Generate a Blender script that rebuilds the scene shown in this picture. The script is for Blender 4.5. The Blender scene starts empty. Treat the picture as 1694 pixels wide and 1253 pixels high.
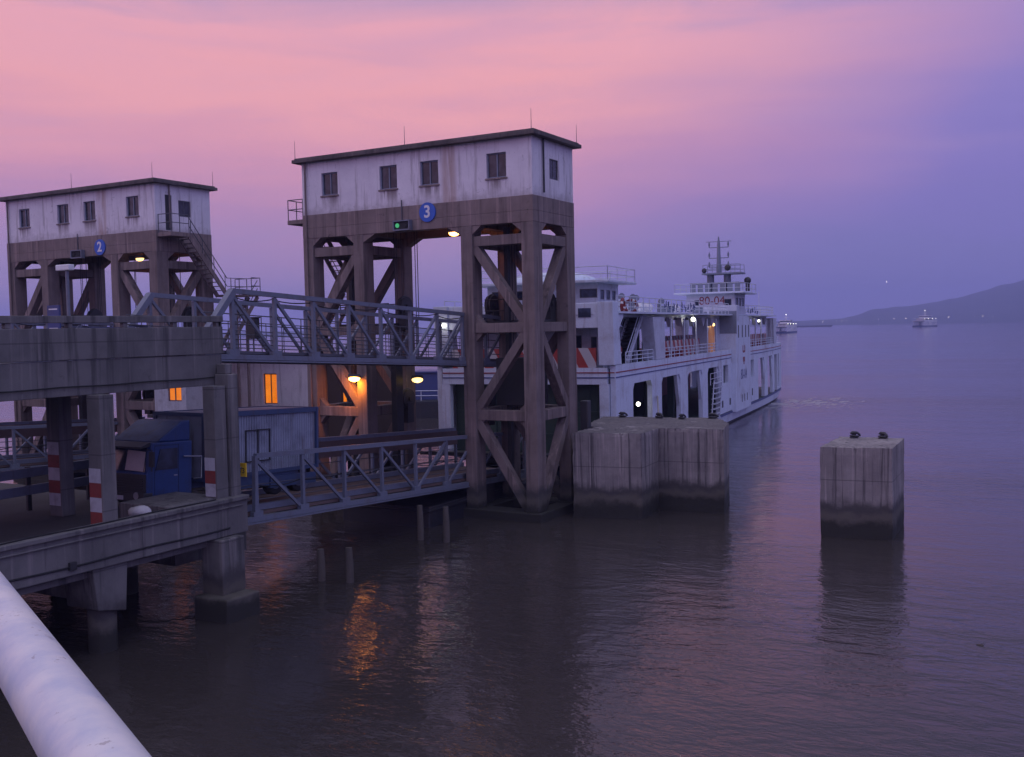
import bpy, math, random
from mathutils import Vector, Matrix
random.seed(7)
R = math.radians
S = bpy.context.scene
COL = S.collection

# ------------------------------------------------------------------ camera
cd = bpy.data.cameras.new('camera'); cam = bpy.data.objects.new('camera', cd); COL.objects.link(cam)
cd.sensor_width = 36; cd.lens = 36.0; cd.clip_start = 0.05; cd.clip_end = 30000
YAW, PITCH, ROLL = .5145, .0485, .0207
_f = Vector((-math.sin(YAW)*math.cos(PITCH), math.cos(YAW)*math.cos(PITCH), -math.sin(PITCH)))
_r = Vector((math.cos(YAW), math.sin(YAW), 0)); _u = _r.cross(_f)
_r2 = _r*math.cos(ROLL)-_u*math.sin(ROLL); _u2 = _r*math.sin(ROLL)+_u*math.cos(ROLL)
cam.matrix_world = Matrix(((_r2.x,_u2.x,-_f.x,0),(_r2.y,_u2.y,-_f.y,0),(_r2.z,_u2.z,-_f.z,9),(0,0,0,1)))
S.camera = cam

# ------------------------------------------------------------------ node helpers
def N(nt, typ, ins=None, **kw):
    n = nt.nodes.new(typ)
    for k, v in kw.items(): setattr(n, k, v)
    for k, v in (ins or {}).items():
        if isinstance(v, bpy.types.NodeSocket): nt.links.new(v, n.inputs[k])
        else: n.inputs[k].default_value = v
    return n
def M(nt, op, a, b=None, c=None, clamp=False):
    n = nt.nodes.new('ShaderNodeMath'); n.operation = op; n.use_clamp = clamp
    for i, v in enumerate((a, b, c)):
        if v is None: continue
        if isinstance(v, bpy.types.NodeSocket): nt.links.new(v, n.inputs[i])
        else: n.inputs[i].default_value = v
    return n.outputs[0]
def SM(nt, v, a, b, lo=0., hi=1.):
    n = N(nt, 'ShaderNodeMapRange', {0: v, 1: a, 2: b, 3: lo, 4: hi}, interpolation_type='SMOOTHSTEP'); return n.outputs[0]
def MIX(nt, f, a, b, mode='MIX'):
    n = nt.nodes.new('ShaderNodeMix'); n.data_type = 'RGBA'; n.blend_type = mode
    for i, v in ((0, f), (6, a), (7, b)):
        if isinstance(v, bpy.types.NodeSocket): nt.links.new(v, n.inputs[i])
        else: n.inputs[i].default_value = v if i == 0 else (tuple(v)+(1,))[:4]
    return n.outputs[2]
def RAMP(nt, f, stops, interp='LINEAR'):
    n = nt.nodes.new('ShaderNodeValToRGB'); n.color_ramp.interpolation = interp
    e = n.color_ramp.elements
    while len(e) < len(stops): e.new(.5)
    for el, (p, c) in zip(e, stops): el.position = p; el.color = (tuple(c)+(1,))[:4]
    nt.links.new(f, n.inputs[0]); return n.outputs[0]
def NOISE(nt, vec, scale, detail=4, rough=.55, dist=0):
    return N(nt, 'ShaderNodeTexNoise', {'Vector': vec, 'Scale': scale, 'Detail': detail, 'Roughness': rough, 'Distortion': dist}).outputs[0]
def MAPV(nt, vec, scale, loc=(0,0,0)):
    return N(nt, 'ShaderNodeMapping', {'Vector': vec, 'Scale': scale, 'Location': loc}).outputs[0]

# ------------------------------------------------------------------ world: dusk sky
W = bpy.data.worlds.new('World'); S.world = W; W.use_nodes = True
nt = W.node_tree; nt.nodes.clear()
tc = N(nt, 'ShaderNodeTexCoord').outputs['Generated']
sx = N(nt, 'ShaderNodeSeparateXYZ', {0: tc}); dx, dy, dz = sx.outputs
az = M(nt, 'ARCTAN2', M(nt, 'MULTIPLY', dx, -1), dy)               # radians to the left of +Y
azn = M(nt, 'MULTIPLY_ADD', az, 1/(2*math.pi), .5)
st = NOISE(nt, MAPV(nt, tc, (2.2, 2.2, 13)), 1.5, 5, .55, .6)
st2 = NOISE(nt, MAPV(nt, tc, (1.5, 1.5, 7), (3.1, 0, 1)), 1.2, 3, .5, .3)
el = M(nt, 'ADD', dz, M(nt, 'MULTIPLY', M(nt, 'SUBTRACT', st, .5), .13))
def D(a): return a/360+.5
azs = M(nt, 'ADD', azn, M(nt, 'MULTIPLY', M(nt, 'SUBTRACT', M(nt, 'MINIMUM', dz, .4), .15), .13))
wv = RAMP(nt, M(nt, 'ADD', azs, M(nt, 'MULTIPLY', M(nt, 'SUBTRACT', st2, .5), .05)),
   [(0, (.40,)*3), (D(-90), (.02,)*3), (D(0), (.03,)*3), (D(8), (.08,)*3), (D(18), (.5,)*3), (D(28), (1,)*3), (D(75), (.95,)*3), (1, (.40,)*3)])
pink = RAMP(nt, el, [(0, (.37,.285,.50)), (.05, (.43,.30,.525)), (.11, (.54,.295,.49)), (.165, (.76,.35,.465)), (.22, (.95,.425,.455)), (.275, (.90,.42,.49)), (.335, (.44,.33,.55)), (.5, (.33,.31,.56)), (1, (.64,.61,.70))])
blue = RAMP(nt, el, [(0, (.205,.19,.455)), (.06, (.21,.193,.485)), (.13, (.225,.195,.55)), (.22, (.245,.22,.59)), (.30, (.235,.23,.61)), (.42, (.225,.24,.54)), (1, (.54,.57,.77))])
sky = MIX(nt, wv, blue, pink)
cl = SM(nt, NOISE(nt, MAPV(nt, tc, (1.6, 1.6, 15), (.4, .2, .1)), 1.7, 5, .55, .4), .5, .72)
sky = MIX(nt, M(nt, 'MULTIPLY', cl, M(nt, 'MULTIPLY', SM(nt, dz, .05, .18), .26)), sky, (.46, .31, .56))
sky_boost = M(nt, 'MULTIPLY', SM(nt, dy, .25, -.6, 1.0, 1.6), SM(nt, dx, .1, .7, 1.0, 1.22))   # unseen sky behind and to the right, boosted to light the facing sides
bg = N(nt, 'ShaderNodeBackground', {'Color': sky, 'Strength': sky_boost})
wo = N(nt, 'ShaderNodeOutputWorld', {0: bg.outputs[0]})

# ------------------------------------------------------------------ sun (already below the skyline: a broad, weak lamp added behind the viewer to shape front faces)
sl = bpy.data.lights.new('sun', 'SUN'); sl.energy = .12; sl.angle = R(60); sl.color = (1, .72, .72)
so = bpy.data.objects.new('sun', sl); COL.objects.link(so); so.rotation_euler = (R(58), 0, R(-42))

# ------------------------------------------------------------------ view / render
S.view_settings.view_transform = 'Standard'; S.view_settings.look = 'None'; S.view_settings.exposure = 0; S.view_settings.gamma = 1
S.render.engine = 'CYCLES'; cy = S.cycles
cy.use_denoising = True; cy.max_bounces = 6; cy.volume_bounces = 1; cy.sample_clamp_indirect = 4; cy.caustics_reflective = False; cy.caustics_refractive = False

# ------------------------------------------------------------------ materials
def newmat(name):
    m = bpy.data.materials.new(name); m.use_nodes = True
    nt = m.node_tree; nt.nodes.clear()
    b = N(nt, 'ShaderNodeBsdfPrincipled'); o = N(nt, 'ShaderNodeOutputMaterial', {0: b.outputs[0]})
    return m, nt, b
def setc(nt, b, k, v):
    if isinstance(v, bpy.types.NodeSocket): nt.links.new(v, b.inputs[k])
    else: b.inputs[k].default_value = (tuple(v)+(1,))[:4] if isinstance(v, (tuple, list)) else v
def concrete(name, c1, c2, streak=.55, tide=True, sscale=1.6, joints=.45):
    m, nt, b = newmat(name)
    P = N(nt, 'ShaderNodeNewGeometry').outputs['Position']
    z = N(nt, 'ShaderNodeSeparateXYZ', {0: P}).outputs[2]
    n1 = NOISE(nt, P, .55, 8, .65)
    c = MIX(nt, SM(nt, n1, .36, .66), c1, c2)
    s = NOISE(nt, MAPV(nt, P, (sscale, sscale, .09)), 1.7, 6, .62)
    c = MIX(nt, M(nt, 'MULTIPLY', SM(nt, s, .5, .66), streak), c, (c1[0]*.32, c1[1]*.32, c1[2]*.34))
    s2 = NOISE(nt, MAPV(nt, P, (sscale*1.7, sscale*1.7, .12), (7, 3, 0)), 1.5, 5, .6)
    c = MIX(nt, M(nt, 'MULTIPLY', SM(nt, s2, .54, .68), .45), c, (min(1, c2[0]*1.7), min(1, c2[1]*1.6), min(1, c2[2]*1.6)))
    blot = NOISE(nt, P, 1.9, 6, .7)
    c = MIX(nt, M(nt, 'MULTIPLY', SM(nt, blot, .6, .74), .5), c, (.05, .042, .04))
    # formwork joints
    jz = M(nt, 'ABSOLUTE', M(nt, 'SUBTRACT', M(nt, 'FRACT', M(nt, 'MULTIPLY', z, .62)), .5))
    c = MIX(nt, M(nt, 'MULTIPLY', M(nt, 'LESS_THAN', jz, .012), joints), c, (.04, .035, .035))
    if tide:
        tz = M(nt, 'ADD', z, M(nt, 'MULTIPLY', M(nt, 'SUBTRACT', NOISE(nt, P, .8, 7, .68), .5), 1.25))
        c = MIX(nt, SM(nt, tz, 1.75, 1.25), c, (.065, .058, .055))
        c = MIX(nt, M(nt, 'MULTIPLY', SM(nt, tz, 1.25, .95), .8), c, (.115, .102, .08))
        c = MIX(nt, SM(nt, tz, .9, .5), c, (.028, .026, .02))
    if not tide:
        pk = NOISE(nt, P, 2.6, 6, .75, 1.5)
        c = MIX(nt, M(nt, 'MULTIPLY', SM(nt, pk, .63, .68), .75), c, (.045, .038, .036))
    setc(nt, b, 'Base Color', c); b.inputs['Roughness'].default_value = .85
    f = NOISE(nt, P, 14, 6, .7)
    bp = N(nt, 'ShaderNodeBump', {'Strength': .5, 'Distance': .02, 'Height': f}); nt.links.new(bp.outputs[0], b.inputs['Normal'])
    return m
def paint(name, c, rough=.45, dirt=.35, dirtc=(.10,.07,.05), scale=1.2, metal=0., streak=True):
    m, nt, b = newmat(name)
    P = N(nt, 'ShaderNodeNewGeometry').outputs['Position']
    n = NOISE(nt, P, scale, 7, .65)
    col = MIX(nt, M(nt, 'MULTIPLY', SM(nt, n, .48, .75), dirt), c, dirtc)
    if streak:
        s = NOISE(nt, MAPV(nt, P, (2.2, 2.2, .15)), 1.6, 5, .6)
        col = MIX(nt, M(nt, 'MULTIPLY', SM(nt, s, .54, .72), dirt*.8), col, dirtc)
    col = MIX(nt, M(nt, 'MULTIPLY', SM(nt, NOISE(nt, P, 9, 3), .35, .7), .16), col, tuple(x*.55 for x in c))
    setc(nt, b, 'Base Color', col)
    setc(nt, b, 'Roughness', M(nt, 'MULTIPLY_ADD', n, .35, rough-.15)); b.inputs['Metallic'].default_value = metal
    bp = N(nt, 'ShaderNodeBump', {'Strength': .25, 'Distance': .01, 'Height': NOISE(nt, P, 18, 4)}); nt.links.new(bp.outputs[0], b.inputs['Normal'])
    return m
def emit(name, c, s):
    m, nt, b = newmat(name)
    setc(nt, b, 'Base Color', tuple(min(1, x) for x in c)); setc(nt, b, 'Emission Color', c); b.inputs['Emission Strength'].default_value = s
    return m
def plaster(name, tower=True):
    m, nt, b = newmat(name)
    P = N(nt, 'ShaderNodeNewGeometry').outputs['Position']
    O = N(nt, 'ShaderNodeTexCoord').outputs['Object']
    ox, oy, oz = N(nt, 'ShaderNodeSeparateXYZ', {0: O}).outputs
    c = MIX(nt, SM(nt, NOISE(nt, P, .8, 8, .65), .35, .7), (.80, .75, .76), (.70, .65, .67))
    s = NOISE(nt, MAPV(nt, P, (2.0, 2.0, .16)), 1.8, 6, .65)
    c = MIX(nt, M(nt, 'MULTIPLY', SM(nt, s, .51, .66), .5), c, (.30, .25, .24))
    crack = NOISE(nt, P, 2.4, 7, .75, 1.2)
    c = MIX(nt, M(nt, 'MULTIPLY', SM(nt, crack, .60, .70), .75), c, (.16, .13, .13))
    # grime rising from the girder line, rust under the roof gutter
    z0 = 15.12 if tower else 2.2
    low = M(nt, 'MULTIPLY', SM(nt, M(nt, 'ADD', oz, M(nt, 'MULTIPLY', NOISE(nt, P, 3, 4), 1.0)), z0+1.0, z0+.4), .4)
    c = MIX(nt, low, c, (.2, .16, .15))
    rx = M(nt, 'ABSOLUTE', M(nt, 'ADD', ox, 4.55 if tower else 99))
    rust = M(nt, 'MULTIPLY', SM(nt, M(nt, 'ADD', rx, M(nt, 'MULTIPLY', s, .5)), .85, .38), SM(nt, NOISE(nt, MAPV(nt, P, (2.5, 2.5, .2)), 2, 5), .3, .6))
    c = MIX(nt, M(nt, 'MULTIPLY', rust, .6), c, (.33, .17, .09))
    for wx in ((-11.8, -8.1, -5.66, -1.9) if tower else ()):
        mx = M(nt, 'ABSOLUTE', M(nt, 'SUBTRACT', ox, wx))
        mk = M(nt, 'MULTIPLY', SM(nt, mx, .62, .4), M(nt, 'MULTIPLY', SM(nt, oz, 15.15, 15.9), M(nt, 'LESS_THAN', oz, 16.03)))
        c = MIX(nt, M(nt, 'MULTIPLY', M(nt, 'MULTIPLY', mk, SM(nt, s, .34, .55)), .8), c, (.2, .15, .14))
    setc(nt, b, 'Base Color', c); b.inputs['Roughness'].default_value = .8
    bp = N(nt, 'ShaderNodeBump', {'Strength': .4, 'Distance': .015, 'Height': NOISE(nt, P, 8, 6, .7)}); nt.links.new(bp.outputs[0], b.inputs['Normal'])
    return m
MT = {}
MT['tower'] = concrete('brown_concrete', (.165,.126,.112), (.225,.175,.157), .6, True, 1.6, .08)
MT['girder'] = concrete('brown_render', (.19,.142,.125), (.25,.192,.172), .55, False, 2.4, 0.)
MT['roofslab'] = concrete('mossy_roof_slab', (.09,.075,.07), (.14,.115,.105), .5, False, 2.4, 0.)
MT['pier'] = concrete('grey_concrete', (.125,.118,.112), (.18,.168,.158), .7)
MT['dolphin'] = concrete('pale_concrete', (.21,.185,.175), (.31,.275,.255), .95, True, 3.2, .5)
MT['plaster'] = plaster('white_plaster')
MT['render'] = plaster('white_house_render', False)
MT['steel'] = paint('blue_grey_steel', (.17,.188,.235), .45, .4, (.12,.08,.065), 1.6)
MT['dark'] = paint('dark_iron', (.035,.034,.036), .5, .2)
MT['rail'] = paint('dark_rail_steel', (.09,.09,.10), .5, .2)
MT['floor'] = paint('rusty_deck_plate', (.13,.085,.07), .7, .5, (.06,.045,.04), .9, 0, False)
MT['asphalt'] = paint('road_concrete', (.07,.066,.062), .85, .5, (.05,.045,.042), .7, 0, False)
MT['white'] = paint('ferry_white', (.66,.72,.82), .42, .5, (.26,.19,.16), .55)
MT['ferrywhite2'] = paint('ferry_cream', (.58,.61,.69), .45, .45, (.2,.16,.14), .7)
MT['hullblue'] = paint('hull_blue', (.05,.07,.20), .45, .3)
MT['black'] = paint('hull_black', (.022,.022,.028), .5, .3, (.08,.05,.035))
MT['red'] = paint('red_paint', (.27,.035,.035), .5, .3)
MT['green'] = paint('dark_green_deck', (.03,.06,.045), .6, .3)
MT['blue'] = paint('blue_truck_paint', (.022,.06,.19), .4, .55, (.035,.033,.035), 1.6)
MT['contgrey'] = paint('container_grey_blue', (.20,.23,.29), .5, .45, (.12,.08,.06), 1.)
MT['contblue'] = paint('container_blue', (.055,.088,.175), .5, .45)
MT['signblue'] = paint('sign_blue', (.025,.12,.52), .4, .15, (.02,.05,.2), 2.)
MT['signwhite'] = paint('sign_white', (.78,.76,.76), .5, .12)
MT['yellow'] = paint('sign_yellow', (.85,.56,.03), .4, .15, (.3,.2,.05))
MT['pwhite'] = paint('post_white_paint', (.47,.47,.49), .6, .5, (.18,.15,.14), 2.5)
MT['pred'] = paint('post_red_paint', (.24,.04,.03), .6, .5, (.1,.05,.04), 2.5)
MT['rubber'] = paint('rubber', (.02,.02,.021), .8, .1)
MT['chrome'] = paint('bare_metal', (.4,.4,.42), .35, .2, (.1,.09,.08), 2., .7)
MT['wood'] = paint('old_timber', (.10,.085,.07), .9, .4, (.04,.035,.03), 3.)
MT['sack'] = paint('white_sack', (.5,.48,.47), .9, .3, (.2,.17,.15), 6.)
MT['brick'] = paint('brown_cabin_wall', (.085,.055,.045), .85, .4)
MT['rope'] = paint('pale_rope', (.35,.32,.28), .9, .2)
MT['cable'] = paint('steel_cable', (.05,.05,.055), .6, .1)
def glass(name, c, r=.12):
    m, nt, b = newmat(name); P = N(nt, 'ShaderNodeNewGeometry').outputs['Position']
    setc(nt, b, 'Base Color', MIX(nt, SM(nt, NOISE(nt, P, 2.2, 4), .4, .65), c, tuple(x*2.6 for x in c))); b.inputs['Roughness'].default_value = r
    return m
MT['glass'] = glass('dark_window_glass', (.02,.02,.024))
MT['shipglass'] = glass('ship_window_glass', (.015,.02,.035), .08)
MT['shade'] = paint('pale_sun_shade', (.55,.45,.43), .7, .2)
MT['lampwarm'] = emit('sodium_lamp_lens', (1.0, .36, .075), 16)
MT['lampyel'] = emit('yellow_lamp_lens', (1.0, .62, .2), 3)
MT['lampwhite'] = emit('white_lamp_lens', (1.0, .97, .82), 5)
MT['lampfar'] = emit('far_lamp_glow', (1.0, .86, .7), 11)
MT['green_light'] = emit('green_signal_lens', (.08, .6, .2), .42)
def litwin(name, c, s):
    m, nt, b = newmat(name)
    O = N(nt, 'ShaderNodeNewGeometry').outputs['Position']
    n = NOISE(nt, O, 1.1, 3)
    setc(nt, b, 'Base Color', (.1,.06,.02)); setc(nt, b, 'Emission Color', MIX(nt, SM(nt, n, .3, .7), c, (c[0]*.8, c[1]*.65, c[2]*.5))); b.inputs['Emission Strength'].default_value = s
    return m
MT['litwin'] = litwin('lit_orange_pane', (1.0, .26, .012), .88)
MT['dimwin'] = litwin('dim_orange_pane', (1.0, .28, .012), .4)
MT['doorlit'] = litwin('lit_cabin_inside', (1.0, .42, .2), .22)
def stripes():
    m, nt, b = newmat('red_white_diagonal')
    x, y, z = N(nt, 'ShaderNodeSeparateXYZ', {0: N(nt, 'ShaderNodeTexCoord').outputs['Object']}).outputs
    t = M(nt, 'FRACT', M(nt, 'MULTIPLY', M(nt, 'ADD', M(nt, 'ADD', x, y), M(nt, 'MULTIPLY', z, .55)), .8))
    setc(nt, b, 'Base Color', MIX(nt, M(nt, 'GREATER_THAN', t, .5), (.5,.48,.48), (.36,.05,.04))); b.inputs['Roughness'].default_value = .5
    return m
MT['diag'] = stripes()
def corrug():
    m, nt, b = newmat('corrugated_grey_blue')
    P = N(nt, 'ShaderNodeNewGeometry').outputs['Position']
    c = MIX(nt, SM(nt, NOISE(nt, P, 1., 6, .65), .4, .7), (.30,.33,.40), (.20,.22,.265))
    s = NOISE(nt, MAPV(nt, P, (2, 2, .2)), 2, 5)
    c = MIX(nt, M(nt, 'MULTIPLY', SM(nt, s, .55, .7), .5), c, (.10,.06,.045))
    setc(nt, b, 'Base Color', c); b.inputs['Roughness'].default_value = .5
    return m
MT['corrug'] = corrug()
def handrail_mat():
    m, nt, b = newmat('worn_white_rail_paint')
    P = N(nt, 'ShaderNodeNewGeometry').outputs['Position']
    c = MIX(nt, SM(nt, NOISE(nt, P, 7, 6, .6), .35, .7), (.80,.77,.73), (.56,.59,.66))
    c = MIX(nt, M(nt, 'MULTIPLY', SM(nt, NOISE(nt, P, 26, 6, .7), .6, .78), .45), c, (.30,.28,.28))
    chip = NOISE(nt, P, 60, 4, .6)
    c = MIX(nt, M(nt, 'MULTIPLY', SM(nt, M(nt, 'MULTIPLY', chip, SM(nt, NOISE(nt, P, 9, 3), .42, .6)), .57, .63), .45), c, (.2, .14, .11))
    sc = NOISE(nt, MAPV(nt, P, (40, 90, 40)), 1.5, 3, .6, 1.5)
    c = MIX(nt, M(nt, 'MULTIPLY', SM(nt, sc, .70, .76), .5), c, (.85,.84,.83))
    setc(nt, b, 'Base Color', c); b.inputs['Roughness'].default_value = .38
    bp = N(nt, 'ShaderNodeBump', {'Strength': .3, 'Distance': .004, 'Height': NOISE(nt, P, 14, 6, .65)}); nt.links.new(bp.outputs[0], b.inputs['Normal'])
    return m
MT['handrail'] = handrail_mat()
def water_mat():
    m, nt, b = newmat('muddy_river_water')
    P = N(nt, 'ShaderNodeNewGeometry').outputs['Position']
    vd = N(nt, 'ShaderNodeCameraData').outputs['View Distance']
    rot = N(nt, 'ShaderNodeMapping', {'Vector': P, 'Rotation': (0, 0, R(-20)), 'Scale': (.55, 1.0, 1)}).outputs[0]
    h = M(nt, 'MULTIPLY', NOISE(nt, rot, .3, 3, .5, .4), .9)
    h = M(nt, 'ADD', h, M(nt, 'MULTIPLY', NOISE(nt, rot, 1.1, 4, .55, .6), .5))
    h = M(nt, 'ADD', h, M(nt, 'MULTIPLY', NOISE(nt, rot, 3.8, 3, .6, .3), .22))
    patch = SM(nt, NOISE(nt, MAPV(nt, rot, (.5, 1.4, 1)), .035, 4, .6), .35, .7, .3, 1.5)
    # propeller wash spreading from the ferry's stern
    px, py, pz = N(nt, 'ShaderNodeSeparateXYZ', {0: P}).outputs
    wx = M(nt, 'MULTIPLY', M(nt, 'ADD', px, 28.0), 1/9.5); wy = M(nt, 'MULTIPLY', M(nt, 'SUBTRACT', py, 116.), 1/15.)
    dd = M(nt, 'SQRT', M(nt, 'ADD', M(nt, 'MULTIPLY', wx, wx), M(nt, 'MULTIPLY', wy, wy)))
    wash = SM(nt, dd, 1.2, .1)
    fo = SM(nt, M(nt, 'ADD', NOISE(nt, MAPV(nt, P, (1.0, .3, 1)), 1.1, 5, .75, .6), M(nt, 'MULTIPLY', wash, .12)), .56, .72)
    foam = M(nt, 'MULTIPLY', wash, fo)
    c = MIX(nt, SM(nt, NOISE(nt, P, .06, 4), .35, .65), (.042,.035,.033), (.053,.044,.040))
    c = MIX(nt, M(nt, 'MULTIPLY', foam, .8), c, (.5,.5,.53))
    setc(nt, b, 'Base Color', c); setc(nt, b, 'Roughness', M(nt, 'MULTIPLY_ADD', foam, .4, .09)); b.inputs['IOR'].default_value = 1.33
    st = M(nt, 'MULTIPLY', M(nt, 'ADD', patch, M(nt, 'MULTIPLY', wash, 1.1)), .35)
    bp = N(nt, 'ShaderNodeBump', {'Strength': st, 'Distance': .32, 'Height': h}); nt.links.new(bp.outputs[0], b.inputs['Normal'])
    return m
MT['water'] = water_mat()
def hill_mat():
    m, nt, b = newmat('wooded_hill')
    P = N(nt, 'ShaderNodeNewGeometry').outputs['Position']
    setc(nt, b, 'Base Color', MIX(nt, SM(nt, NOISE(nt, P, .02, 8, .7), .35, .65), (.03,.045,.03), (.06,.07,.05))); b.inputs['Roughness'].default_value = .9
    return m
MT['hill'] = hill_mat()

# ------------------------------------------------------------------ mesh helpers
class MB:
    def __init__(s): s.v = []; s.f = []; s.sm = []
    def add(s, vs, fs, smooth=False):
        o = len(s.v); s.v += [tuple(p) for p in vs]
        for f in fs: s.f.append([i+o for i in f]); s.sm.append(smooth)
        return s
    def box(s, x0, x1, y0, y1, z0, z1):
        v = [(x0,y0,z0),(x1,y0,z0),(x1,y1,z0),(x0,y1,z0),(x0,y0,z1),(x1,y0,z1),(x1,y1,z1),(x0,y1,z1)]
        return s.add(v, [(3,2,1,0),(4,5,6,7),(0,1,5,4),(1,2,6,5),(2,3,7,6),(3,0,4,7)])
    def bar(s, p, q, w, h, up=(0,0,1)):
        p = Vector(p); q = Vector(q); d = (q-p).normalized(); u = Vector(up)
        if abs(d.dot(u)) > .98: u = Vector((0,1,0))
        r = d.cross(u).normalized(); u = r.cross(d).normalized()
        v = []
        for c in (p, q):
            for a, b in ((-1,-1),(1,-1),(1,1),(-1,1)): v.append(c+r*(a*w/2)+u*(b*h/2))
        return s.add(v, [(3,2,1,0),(4,5,6,7),(0,1,5,4),(1,2,6,5),(2,3,7,6),(3,0,4,7)])
    def tube(s, pts, r, n=8, cap=True):
        pts = [Vector(p) for p in pts]; rr = r if isinstance(r, (list, tuple)) else [r]*len(pts)
        v = []
        for i, p in enumerate(pts):
            d = (pts[min(i+1, len(pts)-1)]-pts[max(i-1, 0)]).normalized()
            u = Vector((0,0,1)) if abs(d.z) < .9 else Vector((1,0,0))
            a = d.cross(u).normalized(); b = a.cross(d)
            for k in range(n):
                t = 2*math.pi*k/n; v.append(p+a*(rr[i]*math.cos(t))+b*(rr[i]*math.sin(t)))
        f = [(i*n+k, i*n+(k+1)%n, (i+1)*n+(k+1)%n, (i+1)*n+k) for i in range(len(pts)-1) for k in range(n)]
        s.add(v, f, True)
        if cap:
            s.add(v[:n], [tuple(range(n))]); s.add(v[-n:], [tuple(range(n-1, -1, -1))])
        return s
    def prism(s, poly, fn, w0, w1):
        """polygon (u,v) list extruded along w; fn(u,v,w)->xyz"""
        n = len(poly); v = [fn(a, b, w0) for a, b in poly]+[fn(a, b, w1) for a, b in poly]
        return s.add(v, [tuple(range(n-1, -1, -1)), tuple(range(n, 2*n))]+[(i, (i+1)%n, n+(i+1)%n, n+i) for i in range(n)])
    def panel(s, u0, u1, v0, v1, holes, fn, w0, w1):
        """wall with rectangular holes; clean quads only"""
        us = sorted({u0, u1}|{h[i] for h in holes for i in (0, 1)}); vs = sorted({v0, v1}|{h[i] for h in holes for i in (2, 3)})
        solid = lambda i, j: 0 <= i < len(us)-1 and 0 <= j < len(vs)-1 and not any(h[0] < (us[i]+us[i+1])/2 < h[1] and h[2] < (vs[j]+vs[j+1])/2 < h[3] for h in holes)
        for i in range(len(us)-1):
            for j in range(len(vs)-1):
                if not solid(i, j): continue
                a, b, c, d = us[i], us[i+1], vs[j], vs[j+1]
                for w in (w0, w1): s.add([fn(a,c,w), fn(b,c,w), fn(b,d,w), fn(a,d,w)], [(0,1,2,3)])
                if not solid(i-1, j): s.add([fn(a,c,w0), fn(a,d,w0), fn(a,d,w1), fn(a,c,w1)], [(0,1,2,3)])
                if not solid(i+1, j): s.add([fn(b,c,w0), fn(b,d,w0), fn(b,d,w1), fn(b,c,w1)], [(0,1,2,3)])
                if not solid(i, j-1): s.add([fn(a,c,w0), fn(b,c,w0), fn(b,c,w1), fn(a,c,w1)], [(0,1,2,3)])
                if not solid(i, j+1): s.add([fn(a,d,w0), fn(b,d,w0), fn(b,d,w1), fn(a,d,w1)], [(0,1,2,3)])
        return s
    def sphere(s, c, r, n=10, sq=(1,1,1)):
        c = Vector(c); v = []; m = n//2
        for i in range(m+1):
            t = math.pi*i/m
            for k in range(n):
                p = 2*math.pi*k/n; v.append(c+Vector((math.sin(t)*math.cos(p)*r*sq[0], math.sin(t)*math.sin(p)*r*sq[1], math.cos(t)*r*sq[2])))
        return s.add(v, [(i*n+k, (i+1)*n+k, (i+1)*n+(k+1)%n, i*n+(k+1)%n) for i in range(m) for k in range(n)], True)
    def torus(s, c, R0, r0, ax, n=20, m=8):
        c = Vector(c); ax = Vector(ax).normalized(); u = ax.orthogonal().normalized(); w = ax.cross(u); v = []
        for i in range(n):
            t = 2*math.pi*i/n; d = u*math.cos(t)+w*math.sin(t)
            for k in range(m):
                p = 2*math.pi*k/m; v.append(c+d*(R0+r0*math.cos(p))+ax*(r0*math.sin(p)))
        return s.add(v, [(i*m+k, ((i+1)%n)*m+k, ((i+1)%n)*m+(k+1)%m, i*m+(k+1)%m) for i in range(n) for k in range(m)], True)
def roughen(mb, cuts, amp):
    import bmesh
    from mathutils import noise
    me = bpy.data.meshes.new('tmp'); me.from_pydata(mb.v, [], mb.f); bm = bmesh.new(); bm.from_mesh(me); bpy.data.meshes.remove(me)
    bmesh.ops.recalc_face_normals(bm, faces=bm.faces); bmesh.ops.triangulate(bm, faces=[f for f in bm.faces if len(f.verts) > 4])
    for _ in range(cuts): bmesh.ops.subdivide_edges(bm, edges=[e for e in bm.edges if e.calc_length() > .34], cuts=1, use_grid_fill=True)
    bm.normal_update()
    for v in bm.verts:
        sharp = max((e.calc_face_angle(0) for e in v.link_edges), default=0) > .6
        n = noise.fractal(v.co*.9, 1., 2., 4)*amp*.5 - (abs(noise.fractal(v.co*2.3, 1., 2., 3))*amp*1.3 if sharp else 0)
        v.co += v.normal*n
    out = MB(); bm.verts.index_update(); out.v = [tuple(v.co) for v in bm.verts]; out.f = [[v.index for v in f.verts] for f in bm.faces]; out.sm = [False]*len(out.f); bm.free(); return out
def props(o, label=None, cat=None, group=None, kind=None):
    for k, v in (('label', label), ('category', cat), ('group', group), ('kind', kind)):
        if v: o[k] = v
    return o
def obj(name, mb, mat, parent=None, bevel=0, **kw):
    me = bpy.data.meshes.new(name); me.from_pydata(mb.v, [], mb.f); me.update()
    me.polygons.foreach_set('use_smooth', mb.sm); me.validate()
    import bmesh
    bm = bmesh.new(); bm.from_mesh(me); bmesh.ops.recalc_face_normals(bm, faces=bm.faces); bm.to_mesh(me); bm.free()
    me.materials.append(MT[mat] if isinstance(mat, str) else mat)
    o = bpy.data.objects.new(name, me); COL.objects.link(o)
    if parent is not None: o.parent = parent
    if bevel:
        md = o.modifiers.new('edge', 'BEVEL'); md.width = bevel; md.segments = 2; md.limit_method = 'ANGLE'
    return props(o, **kw)
def empty(name, loc=(0,0,0), rz=0, **kw):
    o = bpy.data.objects.new(name, None); COL.objects.link(o); o.location = loc; o.rotation_euler = (0, 0, rz); o.empty_display_size = .3
    return props(o, **kw)
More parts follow.
